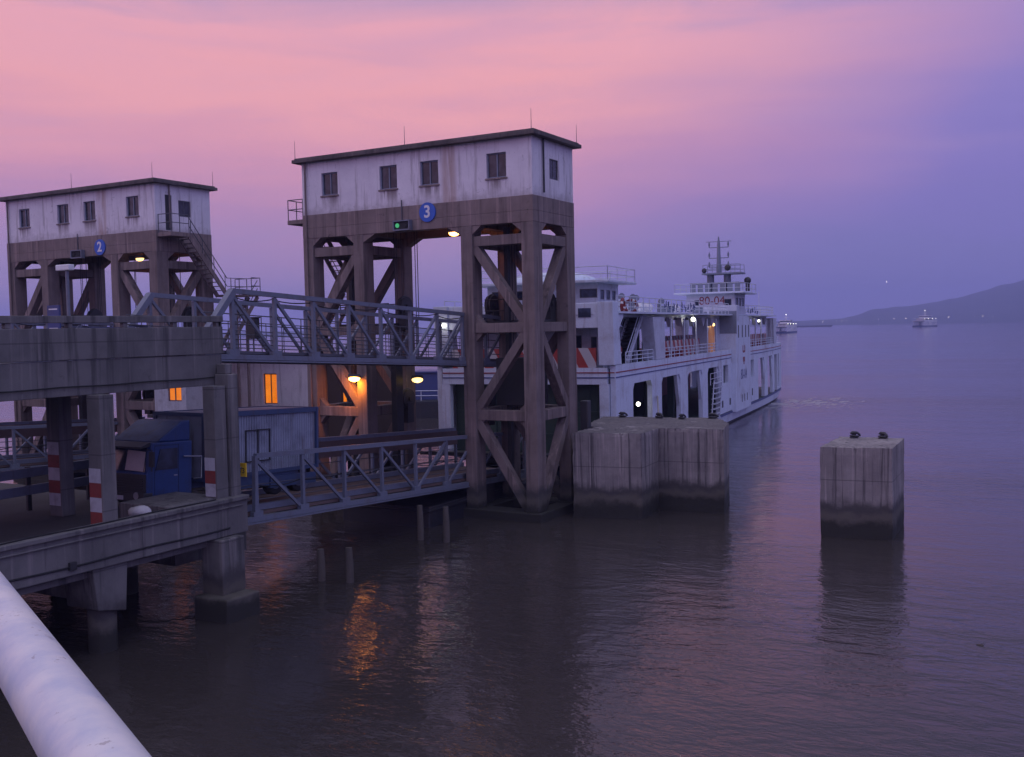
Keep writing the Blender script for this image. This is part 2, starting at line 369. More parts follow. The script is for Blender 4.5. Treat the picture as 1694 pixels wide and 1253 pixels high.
def copy_tree(o, parent=None):
    c = o.copy(); COL.objects.link(c); c.parent = parent
    for ch in list(o.children): copy_tree(ch, c)
    return c
def text_mesh(name, body, size, mat, M4, parent=None, extrude=.004, bold=0.0, **kw):
    cu = bpy.data.curves.new(name, 'FONT'); cu.body = body; cu.size = size; cu.align_x = 'CENTER'; cu.align_y = 'CENTER'; cu.extrude = extrude; cu.offset = bold
    t = bpy.data.objects.new(name, cu); COL.objects.link(t)
    dg = bpy.context.evaluated_depsgraph_get(); me = bpy.data.meshes.new_from_object(t.evaluated_get(dg))
    bpy.data.objects.remove(t); bpy.data.curves.remove(cu)
    me.transform(M4); me.materials.clear(); me.materials.append(MT[mat])
    o = bpy.data.objects.new(name, me); COL.objects.link(o)
    if parent is not None: o.parent = parent
    return props(o, **kw)
def face_negY(x, y, z):   # text lying on a wall that faces -Y
    return Matrix.Translation((x, y, z)) @ Matrix.Rotation(R(90), 4, 'X')
def face_posX(x, y, z):
    return Matrix.Translation((x, y, z)) @ Matrix.Rotation(R(90), 4, 'Z') @ Matrix.Rotation(R(90), 4, 'X')
FY = lambda u, v, w: (u, w, v)      # panel in the XZ plane
FX = lambda u, v, w: (w, u, v)      # panel in the YZ plane
def lamp(name, loc, power, color, parent, typ='POINT', rot=None, size=.12, blend=.6, spot=150):
    l = bpy.data.lights.new(name, typ); l.energy = power; l.color = color; l.shadow_soft_size = size
    if typ == 'SPOT': l.spot_size = R(spot); l.spot_blend = blend
    o = bpy.data.objects.new(name, l); COL.objects.link(o); o.location = loc
    if rot: o.rotation_euler = rot
    if parent is not None: o.parent = parent
    return o
WARM = (1, .27, .02)

# ================================================================== setting: river, far shore
w = MB(); w.add([(5200*math.cos(t*math.pi/32), 5200*math.sin(t*math.pi/32), 0) for t in range(64)], [tuple(range(64))])
obj('water', w, 'water', kind='structure')

def shore():
    prof = [(-25,.032),(-10,.036),(0,.0365),(2.9,.0338),(4.2,.0278),(5.4,.0215),(6.6,.0174),(7.8,.0142),(8.9,.0125),(10.1,.0108),(10.8,.0062),(11.5,.0036),(12.4,.0024),(13.5,.002),(20,.002),(30,.002),(45,.0022),(60,.0028),(80,.003)]
    def ph(a):
        for (a0, h0), (a1, h1) in zip(prof, prof[1:]):
            if a0 <= a <= a1: return h0+(h1-h0)*(a-a0)/(a1-a0)
        return prof[0][1] if a < prof[0][0] else prof[-1][1]
    na, rr = 420, [3350, 3380, 3440, 3560, 3720, 3900, 4100, 4400]
    cross = [0, .16, .34, .6, .86, 1.0, .85, .3]
    v, f = [], []
    for i in range(na):
        a = -25+105*i/(na-1)
        jit = 1+.02*math.sin(a*5.1)+.012*math.sin(a*23.7+1)+.012*random.uniform(-1, 1)
        for r, c in zip(rr, cross):
            z = max(c*(ph(a)*3900*jit+9)+random.uniform(-1.2, 1.2)*c, -.5 if c == 0 else 1.5)
            v.append((-math.sin(R(a))*r, math.cos(R(a))*r, z))
    m = len(rr)
    for i in range(na-1):
        for j in range(m-1): f.append((i*m+j, (i+1)*m+j, (i+1)*m+j+1, i*m+j+1))
    mb = MB(); mb.add(v, f, True)
    obj('hills', mb, 'hill', kind='structure')
shore()
hz = MB().box(-5400, 5400, -5400, 5400, -2, 165)
hm = bpy.data.materials.new('air_haze'); hm.use_nodes = True; hm.node_tree.nodes.clear()
pv = N(hm.node_tree, 'ShaderNodeVolumePrincipled', {'Color': (.52, .58, 1.0, 1), 'Density': .00030, 'Anisotropy': 0.0})
N(hm.node_tree, 'ShaderNodeOutputMaterial', {'Volume': pv.outputs[0]})
obj('haze', hz, hm, kind='stuff')

# ================================================================== hoist towers
CX = [(-13.65, -13.0), (-10.37, -9.75), (-3.94, -3.30), (-.65, 0)]
CYR = [(0, .85), (3.45, 4.3)]
def window(parent, u0, u1, v0, v1, fn, w, mat='glass', mull=(.5,), framemat='rail', sgn=1, name='window'):
    """frame as the part, its glass as a sub-part; w = depth plane of the frame"""
    m = MB(); t = .06; d0, d1 = w, w+.07*sgn
    for a, b, c, d in ((u0, u0+t, v0, v1), (u1-t, u1, v0, v1), (u0+t, u1-t, v0, v0+t), (u0+t, u1-t, v1-t, v1)):
        m.prism([(a,c),(b,c),(b,d),(a,d)], fn, d0, d1)
    for q in mull:
        c = u0+(u1-u0)*q; m.prism([(c-t/2,v0+t),(c+t/2,v0+t),(c+t/2,v1-t),(c-t/2,v1-t)], fn, d0, d1)
    fr = obj(name, m, framemat, parent)
    g = MB(); g.prism([(u0+.01,v0+.01),(u1-.01,v0+.01),(u1-.01,v1-.01),(u0+.01,v1-.01)], fn, w+.045*sgn, w+.06*sgn)
    obj('pane', g, mat, fr)
    return fr
def tower(loc, side, label, lampspec):
    T = empty('hoist_tower', loc, label=label, cat='tower', group='concrete hoist towers of the ferry berths')
    sx = (lambda x: x) if side > 0 else (lambda x: -13.65-x)
    # columns, with a footing each
    for ci, (a, b) in enumerate(CX):
        for (c, d) in CYR:
            m = MB().box(a, b, c, d, -1.5, 13.9)
            obj('column', m, 'tower', T, bevel=.03)
    for (a, b) in ((-13.85, -9.55), (-4.14, .2)):
        for (c, d) in ((-.16, 1.0), (3.3, 4.46)):
            m = MB().box(a, b, c, d, -1.6, .42); obj('footing_beam', m, 'tower', T, bevel=.04)
        for xx in ((a, a+1.0), (b-1.0, b)): obj('footing_beam', MB().box(xx[0]+.05, xx[1]-.05, 1.0, 3.3, -1.5, .38), 'tower', T)
    levels = [(12.93, 13.40), (8.83, 9.29), (4.67, 5.16)]
    def fb(x0, x1, y0, y1, z0, z1): obj('cross_beam', MB().box(x0, x1, y0, y1, z0, z1), 'tower', T, bevel=.02)
    bays = [(-13.0, -10.37), (-3.30, -.65)]
    for z0, z1 in levels:
        for a, b in bays:
            fb(a, b, .12, .62, z0, z1); fb(a, b, 3.68, 4.18, z0, z1)
        for x0, x1 in ((-.58, -.07), (-3.87, -3.38), (-10.3, -9.82), (-13.58, -13.07)):
            fb(x0, x1, .85, 3.45, z0, z1)
    zz = [(12.93, 9.29), (8.83, 5.16), (4.67, .42)]
    def brace(p, q, wd=.46): obj('brace', MB().bar(p, q, wd, wd*.9), 'tower', T, bevel=.02)
    for y in (.37, 3.93):
        for k, (zt, zb) in enumerate(zz):
            L, Rr = (-3.3, -.65); l2, r2 = (-13.0, -10.37)
            if k % 2 == 0: brace((L-.1, y, zt+.1), (Rr+.1, y, zb-.1)); brace((r2+.1, y, zt+.1), (l2-.1, y, zb-.1))
            else: brace((Rr+.1, y, zt+.1), (L-.1, y, zb-.1)); brace((l2-.1, y, zt+.1), (r2+.1, y, zb-.1))
    for x in (-.32, -13.33):
        for k, (zt, zb) in enumerate(zz):
            a, b = .75, 3.55
            if k % 2 == 0: brace((x, b, zt+.1), (x, a, zb-.1))
            else: brace((x, a, zt+.1), (x, b, zb-.1))
    for (z0, z1) in levels[1:]:
        for (a, b) in ((-13.0, -10.37), (-3.30, -.65)):
            for xx, q in ((a, 1), (b, -1)):
                obj('gusset', MB().prism([(xx, z0-.42), (xx+q*.42, z0+.02), (xx+q*.42, z1-.02), (xx, z1+.42)], FY, .19, .56), 'tower', T)
    # girder band with haunches
    g = MB()
    g.box(-13.65, 0, 0, 4.3, 14.42, 15.12)
    for (c, d) in ((0, .55), (3.75, 4.3)): g.box(-13.65, 0, c, d, 13.9, 14.42)
    for (a, b) in ((-13.65, -13.1), (-10.33, -9.79), (-3.9, -3.34), (-.55, 0)): g.box(a, b, .55, 3.75, 13.9, 14.42)
    obj('girder', g, 'girder', T, bevel=.02)
    def hau(poly, fn, a, b): obj('haunch', MB().prism(poly, fn, a, b), 'girder', T)
    for (c, d) in ((.03, .52), (3.78, 4.27)):
        for i in range(3):
            a, b = CX[i][1], CX[i+1][0]; q = .75 if i == 1 else .5
            hau([(a, 13.898), (a+q, 13.898), (a, 13.50)], FY, c, d); hau([(b, 13.898), (b, 13.50), (b-q, 13.898)], FY, c, d)
    for (a, b) in ((-13.62, -13.13), (-.52, -.03)):
        hau([(.85, 13.898), (1.4, 13.898), (.85, 13.5)], FX, a, b); hau([(3.45, 13.898), (3.45, 13.5), (2.9, 13.898)], FX, a, b)
    # machine house
    wins = [(-12.33, -11.28), (-8.63, -7.57), (-6.19, -5.14), (-2.44, -1.38)]
    wm = MB()
    wm.panel(-13.62, -.03, 15.12, 17.8, [(a, b, 16.03, 17.19) for a, b in wins], FY, .03, .23)
    wm.panel(-13.62, -.03, 15.12, 17.8, [(a, b, 16.03, 17.19) for a, b in wins], FY, 4.07, 4.27)
    dr = (.78, 1.28, 15.16, 17.22); sw = (1.78, 2.72, 16.03, 16.98)
    for x in (-.23, -13.62):
        is_door = (x == -.23) == (side > 0)
        wm.panel(.23, 4.07, 15.12, 17.8, [dr, sw] if is_door else [sw], FX, x, x+.2)
    obj('wall', wm, 'plaster', T)
    for a, b in wins:
        window(T, a, b, 16.03, 17.19, FY, .13, framemat='contgrey'); window(T, a, b, 16.03, 17.19, FY, 4.13)
        sill = MB().box(a-.06, b+.06, -.03, .06, 15.96, 16.03); obj('window_sill', sill, 'girder', T)
    if side < 0:
        obj('curtain', MB().box(-11.78, -11.36, .26, .28, 16.08, 16.5), 'pwhite', T)
        obj('curtain', MB().box(-5.7, -5.3, .26, .28, 16.06, 16.22), 'pwhite', T)
    window(T, sw[0], sw[1], sw[2], sw[3], FX, -.16); window(T, sw[0], sw[1], sw[2], sw[3], FX, -13.56)
    xd = -.15 if side > 0 else -13.55
    obj('door', MB().box(xd, xd+.05, dr[0]+.005, dr[1]-.005, dr[2], dr[3]-.005), 'dark', T)
    rf = MB().box(-14.0, .32, -.32, 4.62, 17.8, 17.98).box(-13.9, .22, -.22, 4.52, 17.98, 18.06)
    roof = obj('roof', rf, 'roofslab', T, bevel=.02)
    for p in ((-13.85, -.2), (-6.9, -.2), (.1, -.2), (.15, 4.4), (-13.85, 4.4)):
        obj('lightning_rod', MB().tube([(p[0], p[1], 18.05), (p[0], p[1], 18.95)], [.016, .008], 6), 'rail', roof)
    obj('downpipe', MB().tube([(-13.35, -.06, 17.8), (-13.35, -.06, 2.)], .05, 6), 'girder', T)
    obj('downpipe', MB().tube([(.05, 1.05, 17.8), (.05, 1.05, 15.3)], .045, 6), 'dark' if side < 0 else 'girder', T)
    # balcony + stair on one flank
    X = (lambda x: x) if side > 0 else (lambda x: -13.65-x)
    def bx(x0, x1, *r): a, b = sorted((X(x0), X(x1))); return (a, b)+r
    obj('balcony', MB().box(*bx(0.004, 1.12, .1, 1.55, 14.72, 14.95)), 'girder', T, bevel=.02)
    r = MB(); rp = lambda *pts: r.tube([(X(p[0]), p[1], p[2]) for p in pts], .025, 6)
    for z in (15.5, 16.0): rp((1.08, .14, z), (1.08, 1.5, z)); rp((.05, .14, z), (1.08, .14, z))
    for y in (.14, .8, 1.5): rp((1.08, y, 14.9), (1.08, y, 16.0))
    rp((.08, .14, 14.9), (.08, .14, 16.0))
    obj('balcony_railing', r, 'rail', T)
    s = MB(); ya, za, yb, zb = 1.55, 14.9, 4.45, 11.45
    for x in (.18, 1.0): s.bar((X(x), ya, za-.08), (X(x), yb, zb-.08), .07, .26, (0, 0, 1))
    for i in range(1, 14):
        t = i/14; s.box(*bx(.2, .98, ya+(yb-ya)*t-.12, ya+(yb-ya)*t+.12, za+(zb-za)*t-.02, za+(zb-za)*t+.02))
    s.box(*bx(.05, 1.15, 4.45, 6.1, 11.32, 11.45))
    s.bar((X(.2), 6.0, 11.3), (X(.2), 6.0, -1), .14, .14); s.bar((X(1.05), 6.0, 11.3), (X(1.05), 6.0, -1), .14, .14)
    ya2, yb2 = 4.6, 1.5
    for x in (1.35, 2.1): s.bar((X(x), 5.9, 11.3), (X(x), 3.2, 8.0), .07, .24)
    s.box(*bx(1.15, 2.2, 5.2, 6.1, 11.32, 11.44)); s.box(*bx(1.2, 2.2, 1.9, 3.2, 7.9, 8.05))
    for i in range(1, 13):
        t = i/13; s.box(*bx(1.37, 2.08, 5.9-2.7*t-.12, 5.9-2.7*t+.12, 11.3-3.3*t-.02, 11.3-3.3*t+.02))
    obj('stair', s, 'girder', T)
    r = MB()
    for dz_ in (.5, 1.0):
        rp((1.0, ya, za+dz_), (1.0, yb, zb+dz_), (1.08, 6.05, zb+dz_)); rp((1.08, 6.05, zb+dz_), (.1, 6.05, zb+dz_)); rp((2.1, 5.9, 11.3+dz_), (2.1, 3.2, 8+dz_))
        rp((1.15, 6.05, zb+dz_), (2.18, 6.05, zb+dz_), (2.18, 5.3, zb+dz_))
    for t in (.05, .35, .65, .95): rp((1.0, ya+(yb-ya)*t, za+(zb-za)*t), (1.0, ya+(yb-ya)*t, za+(zb-za)*t+1))
    for y in (4.7, 5.4, 6.05): rp((1.08, y, 11.4), (1.08, y, 12.45))
    rp((.1, 6.05, 11.4), (.1, 6.05, 12.45)); rp((2.18, 6.05, 11.4), (2.18, 6.05, 12.45)); rp((2.18, 5.3, 11.4), (2.18, 5.3, 12.45))
    obj('stair_railing', r, 'rail', T)
    # hoisting gear: cables, sheaves, catwalks, lifting frame
    for cx, cy, zb in ((-9.35, 2.1, 9.6), (-9.2, 2.1, 9.6), (-9.05, 2.3, 9.6), (-8.6, 2.9, 9.6), (-8.45, 2.9, 9.6), (-4.25, 2.0, 8.4), (-4.15, 2.0, 8.4), (-11.6, 2.4, 8.0), (-12.3, 2.4, 8.0), (-2.6, 2.3, 4.5), (-2.45, 2.3, 4.5), (-2.3, 2.3, 4.5), (-1.9, 2.6, 4.5), (-1.6, 2.6, 4.5), (-1.4, 3.0, 4.5)):
        obj('hoist_cable', MB().tube([(cx, cy, 14.4), (cx, cy, zb)], .022, 5), 'cable', T)
    for (x, y, z) in ((-9.55, 3.2, 10.3), (-4.15, 3.2, 10.2), (-.9, 3.15, 10.2), (-9.4, 3.0, 5.4), (-4.4, 3.0, 5.4)):
        m = MB().tube([(x-.16, y, z), (x+.16, y, z)], .52, 20); m.torus((x, y, z), .52, .07, (1,0,0), 20, 6)
        m.box(x-.24, x+.24, y-.3, y+.24, z-1.25, z-.2); m.tube([(x-.26, y, z), (x+.26, y, z)], .12, 10)
        obj('sheave', m, 'dark', T)
    for (a, b) in ((-13.0, -9.75), (-3.9, -.65)):
        m = MB().box(a, b, 2.0, 3.6, 9.3, 9.42)
        for z in (9.9, 10.45): m.tube([(a, 2.05, z), (b, 2.05, z)], .03, 6); m.tube([(a, 3.55, z), (b, 3.55, z)], .03, 6)
        for q in range(4):
            x = a+.05+(b-a-.1)*q/3; m.tube([(x, 2.05, 9.4), (x, 2.05, 10.45)], .025, 6)
        obj('catwalk', m, 'dark', T)
    for x in (-11.9, -2.4, -1.3):
        obj('guide_rail', MB().box(x-.1, x+.1, 1.6, 1.85, 1.0, 13.9), 'dark', T)
    m = MB().box(-9.9, -3.8, 1.4, 2.4, .4, 1.35)
    for x in (-9.4, -4.6): m.box(x, x+.32, 1.6, 2.2, 1.3, 9.0)
    obj('lifting_frame', m, 'dark', T)
    for (x0, x1) in (((-2.9, -1.0),) if side < 0 else ()):
        m = MB().box(x0, x1, 1.3, 3.1, 5.3, 7.6); obj('counterweight', m, 'dark', T, bevel=.04)
    return T
T3 = tower((-22.2, 41.54, 0), -1, 'tall white and brown concrete hoist tower carrying the blue number 3 disc', None)
T2 = tower((-46.85, 41.6, 0), 1, 'white and brown hoist tower at left with the number 2 disc and outside stair', None)

def number_sign(x, y, z, ch, label):
    e = empty('number_sign', (x, y, z), label=label, cat='sign', group='blue number discs on the hoist towers')
    m = MB(); m.prism([(.47*math.cos(t*math.pi/24), .47*math.sin(t*math.pi/24)) for t in range(48)], FY, -.06, 0); obj('disc', m, 'signblue', e)
    text_mesh('numeral', ch, .82, 'signwhite', face_negY(0, -.065, 0), e, .006, .018)
    return e
number_sign(-27.97, 41.536, 14.72, '3', 'round blue disc with a white 3 on the brown girder')
number_sign(-51.62, 41.596, 14.38, '2', 'round blue disc with a white 2 on the brown girder')
def signal_box(x, y, z, on, label):
    e = empty('signal_light', (x, y, z), label=label, cat='signal light', group='signal boxes under the tower girders')
    m = MB().panel(-.5, .5, -.25, .25, [(-.44, .44, -.19, .19)], FY, -.28, -.02).box(-.47, .47, -.1, -.015, -.22, .22); obj('housing', m, 'steel', e)
    obj('face', MB().box(-.44, .44, -.2, -.12, -.19, .19), 'rubber', e)
    for i, dx_ in enumerate((-.26, .22)):
        lm = MB().tube([(dx_, -.2, 0), (dx_, -.235, 0)], .11, 16)
        obj('lens', lm, 'green_light' if (on and i == 0) else 'rubber', e)
    obj('hanger', MB().tube([(-.1, -.04, .2), (-.1, -.04, 1.25)], .03, 6), 'rail', e)
    return e
signal_box(-29.38, 41.53, 14.17, True, 'grey signal box showing a green light beside the number 3')
signal_box(-53.5, 41.59, 14.06, False, 'unlit grey signal box beside the number 2')
def floodlight(x, y, z, label, yawz, tilt, power, lens='lampwarm', col=WARM, scale=1.25, aim=R(100)):
    e = empty('floodlight', (x, y, z), yawz, label=label, cat='lamp', group='sodium lamps on the hoist towers')
    m = MB().box(-.24*scale, .24*scale, -.13*scale, .13*scale, 0, .12*scale).tube([(0, .0, .1), (0, .35, .12)], .03, 6)
    M4 = Matrix.Rotation(tilt, 4, 'X')
    m.v = [tuple(M4 @ Vector(p)) for p in m.v]; obj('housing', m, 'dark', e)
    g = MB().sphere((0, 0, -.02), .21*scale, 12, (1.15, .62, .62)); g.v = [tuple(M4 @ Vector(p)) for p in g.v]; obj('lens', g, lens, e)
    d = M4 @ Vector((0, 0, -.22*scale))
    lamp('lamp_light', d, power, col, e, 'SPOT', (aim, 0, 0), size=.2, blend=.8, spot=150)
    return e
floodlight(-26.75, 41.95, 13.7, 'lit orange lamp under the portal girder of the number 3 tower', 0, 0, 70)
floodlight(-48.95, 42.2, 13.62, 'lit yellow lamp under the girder of the number 2 tower', 0, 0, 55, 'lampyel')
floodlight(-32.45, 41.18, 6.66, 'lit orange floodlight low on the column, glowing onto the concrete', R(25), R(-30), 300, aim=R(72))
floodlight(-30.75, 44.3, 6.45, 'lit pale floodlight on the rear column under the gangway', R(40), R(-40), 25, 'lampyel', (1, .7, .35))

# ================================================================== gangways
def truss_gangway(name, label, X0, X1, ya, yb, zb, slope, h, nb, pitch, endpost, deckmat, raildark, kerb):
    """two side trusses between x planes X0 (near) and X1 (far); zb bottom at ya"""
    G = empty(name, ((X0+X1)/2, ya, zb), label=label, cat='gangway', group='steel gangways of the berths' )
    w2 = (X0-X1)/2; L = nb*pitch
    Z = lambda y: slope*y
    for s in (1, -1):
        x = s*w2
        top0 = 0.0
        c = MB(); c.bar((x, 0, Z(0)+h), (x, L, Z(L)+h), .18, .17); obj('top_chord', c, 'steel', G)
        c = MB(); c.bar((x, -1.4, Z(-1.4)+.09), (x, L+.2, Z(L)+.09), .24, .18)
        c.bar((x, -1.4, Z(-1.4)-.045), (x, L+.2, Z(L)-.045), .30, .06); obj('bottom_chord', c, 'steel', G)
        for i in range(nb+1):
            y = i*pitch; p = MB(); p.bar((x, y, Z(y)+.18), (x, y, Z(y)+h-.1), .125, .125)
            p.box(x-.09, x+.09, y-.24, y+.24, Z(y)+.1, Z(y)+.36)
            obj('post', p, 'steel', G)
        for i in range(nb):
            y0, y1 = i*pitch, (i+1)*pitch; d = MB()
            if i < nb//2: d.bar((x, y0, Z(y0)+h-.12), (x, y1, Z(y1)+.16), .095, .11)
            else: d.bar((x, y0, Z(y0)+.16), (x, y1, Z(y1)+h-.12), .095, .11)
            obj('diagonal', d, 'steel', G)
        if endpost:
            d = MB().bar((x, .06, Z(0)+h+.0), (x, -1.95, Z(0)+.15), .26, .22); obj('end_post', d, 'steel', G)
        else:
            d = MB().bar((x, 0, Z(0)+h), (x, -.1, Z(0)+.1), .16, .14); obj('end_post', d, 'steel', G)
        r = MB()
        for k, z in enumerate((.55, .9, 1.25, 1.6) if endpost else (.75, 1.3)):
            r.tube([(x-s*.16, -1.2, Z(-1.2)+z), (x-s*.16, L, Z(L)+z)], .022, 6)
        if endpost:
            for i in range(nb*2):
                y = (i+.5)*pitch/2; r.tube([(x-s*.16, y, Z(y)+.2), (x-s*.16, y, Z(y)+1.6)], .018, 6)
        obj('railing', r, 'rail', G)
        if kerb:
            k = MB().bar((x-s*.42, -1.3, Z(-1.3)+.44), (x-s*.42, L, Z(L)+.44), .22, .22); obj('kerb', k, 'steel', G)
            if s < 0:
                k = MB().bar((x-s*.12, -.5, Z(0)+h-.45), (x-s*.12, L, Z(L)+h-.45), .05, .75); obj('side_plate', k, 'floor', G)
    r = MB(); n_ = nb*8
    r.tube([(w2-.14, L*i/n_, Z(L*i/n_)+(h if endpost else h*.62)-.16-.10*abs(math.sin(math.pi*i/8))-.03*math.sin(i*.37)) for i in range(n_+1)], .022, 5)
    obj('hanging_cable', r, 'rubber', G)
    d = MB().bar((0, -1.4, Z(-1.4)+.26), (0, L+.2, Z(L)+.26), 2*w2-.26, .1)
    for i in range(nb+1):
        y = i*pitch; d.bar((-w2+.13, y+.13, Z(y)+.06), (w2-.13, y+.13, Z(y)+.06), .14, .26)
    obj('deck', d, deckmat, G)
    return G
UG = truss_gangway('passenger_gangway', 'blue grey steel truss passenger gangway leading high through the number 3 tower', -26.1, -30.2, 26.4, 0, 8.13, -.052, 2.4, 10, 2.15, True, 'rail', True, False)
LG = truss_gangway('vehicle_gangway', 'blue grey steel truss vehicle ramp sloping down low through the number 3 tower', -26.1, -30.4, 27.3, 0, 2.27, -.054, 2.36, 8, 2.5, False, 'floor', True, True)
for src, lab in ((UG, 'steel truss passenger gangway behind the columns of the number 2 tower'), (LG, 'steel truss vehicle ramp low beside the number 2 tower at far left')):
    c = copy_tree(src); c.location.x -= 24.65; c['label'] = lab
# control box on the passenger gangway
cb = empty('control_box', (-27.6, 29.0, 8.2), label='dark control box on a post on the passenger gangway', cat='control box')
obj('post', MB().tube([(0,0,0), (0,0,1.0)], .03, 6), 'rail', cb); obj('box', MB().box(-.2, .2, -.14, .14, .62, 1.4).box(-.24, .24, -.17, .17, 1.4, 1.45), 'dark', cb, bevel=.02)

# ================================================================== left pier: upper walkway over the road deck
P = empty('elevated_pier', (-24.6, 14, 0), label='grey concrete two level pier with a walkway above and a road deck below', cat='pier')
px = lambda x: x+24.6
py = lambda y: y-14
def pobj(name, m, mat, **k):
    m.v = [(x+24.6, y-14, z) for x, y, z in m.v]; return obj(name, m, mat, P, **k)
Y0 = 9.0
m = MB().box(-25.12, -24.9, Y0, 24.75, 8.38, 9.27); pobj('parapet', m, 'pier', bevel=.02)
m = MB().box(-25.16, -24.94, Y0, 24.7, 7.36, 8.36); m.box(-37.5, -25.16, Y0, 24.62, 7.55, 8.1); pobj('walkway_slab', m, 'pier', bevel=.02)  # slab widened on its unseen far side to shade the road deck
m = MB().box(-25.14, -24.9, Y0, 24.78, 9.42, 9.62)
for i in range(9): y = Y0+.4+i*1.9; m.box(-25.1, -24.94, y, y+.16, 9.27, 9.42)
m.box(-25.1, -24.94, 24.5, 24.7, 9.27, 9.42); pobj('handrail_beam', m, 'pier', bevel=.015)
m = MB().box(-37.5, -37.3, Y0, 24.6, 8.1, 9.3); pobj('parapet', m, 'pier', bevel=.02)
# road deck
m = MB().box(-62.0, -24.45, 6.0, 24.8, 2.75, 3.15).box(-62.0, -25.95, 24.8, 25.9, 2.75, 3.15).box(-62, -25.2, 25.2, 25.8, 1.6, 2.75); pobj('road_deck', m, 'asphalt')
m = MB().box(-24.45, -24.15, 6.0, 24.85, 2.52, 3.60).box(-24.52, -24.05, 6.0, 24.85, 3.60, 3.74)
m.box(-24.22, -24.08, 6.0, 24.6, 3.42, 3.47); pobj('edge_beam', m, 'pier', bevel=.025)
m = MB().box(-25.05, -24.5, 6.0, 24.5, 2.24, 2.72).box(-30.0, -29.4, 6.0, 24.5, 2.2, 2.74); pobj('longitudinal_beam', m, 'pier', bevel=.02)
m = MB().box(-26.8, -24.53, 21.9, 24.25, 3.152, 3.76); pobj('raised_plinth', m, 'pier', bevel=.03)
# columns with painted bands
def col(x0, x1, y0, y1, z0, z1, bands, bz):
    c = pobj('column', MB().box(x0, x1, y0, y1, z0, z1), 'pier', bevel=.02)
    for k in range(bands):
        za = bz+.42*k
        m = MB().box(x0-.004, x1-.06, y0-.004, y0+.3, za+.003, za+.417); m.v = [(a+24.6, b-14, z) for a, b, z in m.v]
        obj('paint_band', m, 'pwhite' if (k+bands) % 2 else 'pred', c)
col(-25.0, -24.45, 19.45, 19.95, 3.15, 7.36, 4, 3.58)
col(-24.86, -24.35, 23.72, 24.22, 3.6, 7.36, 3, 3.80)
col(-29.9, -29.28, 21.7, 22.2, 3.15, 7.55, 5, 3.5)
col(-29.9, -29.28, 16.5, 17.0, 3.15, 7.55, 5, 3.5)
pobj('end_column', MB().box(-24.9, -24.3, 24.3, 24.74, 2.6, 7.72).box(-24.85, -24.45, 24.36, 24.66, 7.72, 8.05), 'pier', bevel=.03)
pobj('conduit', MB().tube([(-24.885, y, 7.62+.012*math.sin(y*2.1)) for y in [Y0+.5*k for k in range(32)]], .022, 6), 'rubber')
pobj('conduit', MB().tube([(-24.13, y, 2.78+.02*math.sin(y*1.3)) for y in [6+.6*k for k in range(31)]], .03, 6), 'rubber')
pobj('junction_box', MB().box(-24.147, -24.05, 18.0, 18.22, 2.68, 2.9), 'dark', bevel=.01)
# substructure
m = MB().box(-24.75, -23.85, 23.35, 24.35, .55, 2.5); pobj('pier_leg', m, 'pier', bevel=.04)
m = MB().box(-24.75, -23.3, 22.95, 24.4, -1.5, .74); pobj('pile_cap', m, 'pier', bevel=.06)
m = MB(); m.prism([(19.0, 1.3), (19.95, 1.1), (20.05, 2.5), (18.85, 2.5)], FX, -25.6, -24.25); pobj('crosshead', m, 'pier', bevel=.03)
m = MB().box(-34, -25.6, 19.05, 19.95, 1.5, 2.2); m.box(-34, -25.9, 23.3, 25.2, 1.5, 2.24); pobj('crosshead', m, 'pier')
for x, y in ((-24.75, 19.5), (-29.5, 19.5), (-33, 19.5), (-29.5, 24.3), (-33, 24.3), (-24.85, 12.), (-29.5, 12.)):
    pobj('pile', MB().tube([(x, y, -1.5), (x, y, 2.1)], .40, 16), 'pier')
# things on the pier
ls = empty('walkway_lamp', (-30.4, 23.1, 8.1), label='slim grey lamp post with a pale lamp head on the upper walkway', cat='lamp post')
obj('pole', MB().tube([(0,0,0), (0,0,3.2)], .06, 8), 'steel', ls); obj('lamp_head', MB().box(-.45, .25, -.12, .12, 3.2, 3.4), 'signwhite', ls, bevel=.03)
bd = empty('notice_board', (-28.0, 20.75, 8.1), label='blue notice board with pale lettering rows above the walkway parapet', cat='notice board')
obj('panel', MB().box(-.28, .28, -.03, .03, .95, 1.92), 'hullblue', bd)
m = MB()
for k, (z, w_) in enumerate(((1.8, .2), (1.55, .17), (1.46, .15), (1.2, .2), (1.05, .15))):
    m.box(-w_, w_, -.036, -.03, z-.02, z+.02)
obj('lettering', m, 'signwhite', bd); obj('post', MB().tube([(-.2,0,0), (-.2,0,.95)], .03, 6).tube([(.2,0,0), (.2,0,.95)], .03, 6), 'rail', bd)
bn = empty('banner', (-30.85, 25.2, 8.1), label='dark banner with four pale worn characters hanging low behind the parapet end', cat='banner')
obj('cloth', MB().box(-.1, -.06, -.9, 1.1, .55, 1.25), 'hullblue', bn)
m = MB()
for k in range(4):
    y = -.65+k*.45; x = -.055
    for (a, b, c, d) in (((-.13,.13,.32,.36),(-.13,.13,.14,.18),(-.13,-.09,.0,.36),(.09,.13,.0,.36)) if k in (0, 3) else ((-.12,-.08,.05,.36),(.08,.12,.1,.36),(-.02,.02,.0,.25),(-.12,.12,.0,.04)) if k == 1 else ((-.13,.13,.3,.34),(-.13,-.09,0,.34),(.09,.13,0,.34),(-.02,.02,0,.3))):
        m.box(x, x+.01, y+a, y+b, .68+c, .68+d)
obj('characters', m, 'pwhite', bn)
ys = empty('yellow_sign', (-24.6, 25.12, 4.26), label='small yellow plate marked in black beside the end column', cat='sign')
obj('plate', MB().box(-.18, .18, -.02, .02, 0, .46), 'yellow', ys)
text_mesh('marking', '13', .26, 'rubber', face_negY(0, -.024, .2), ys, .003)
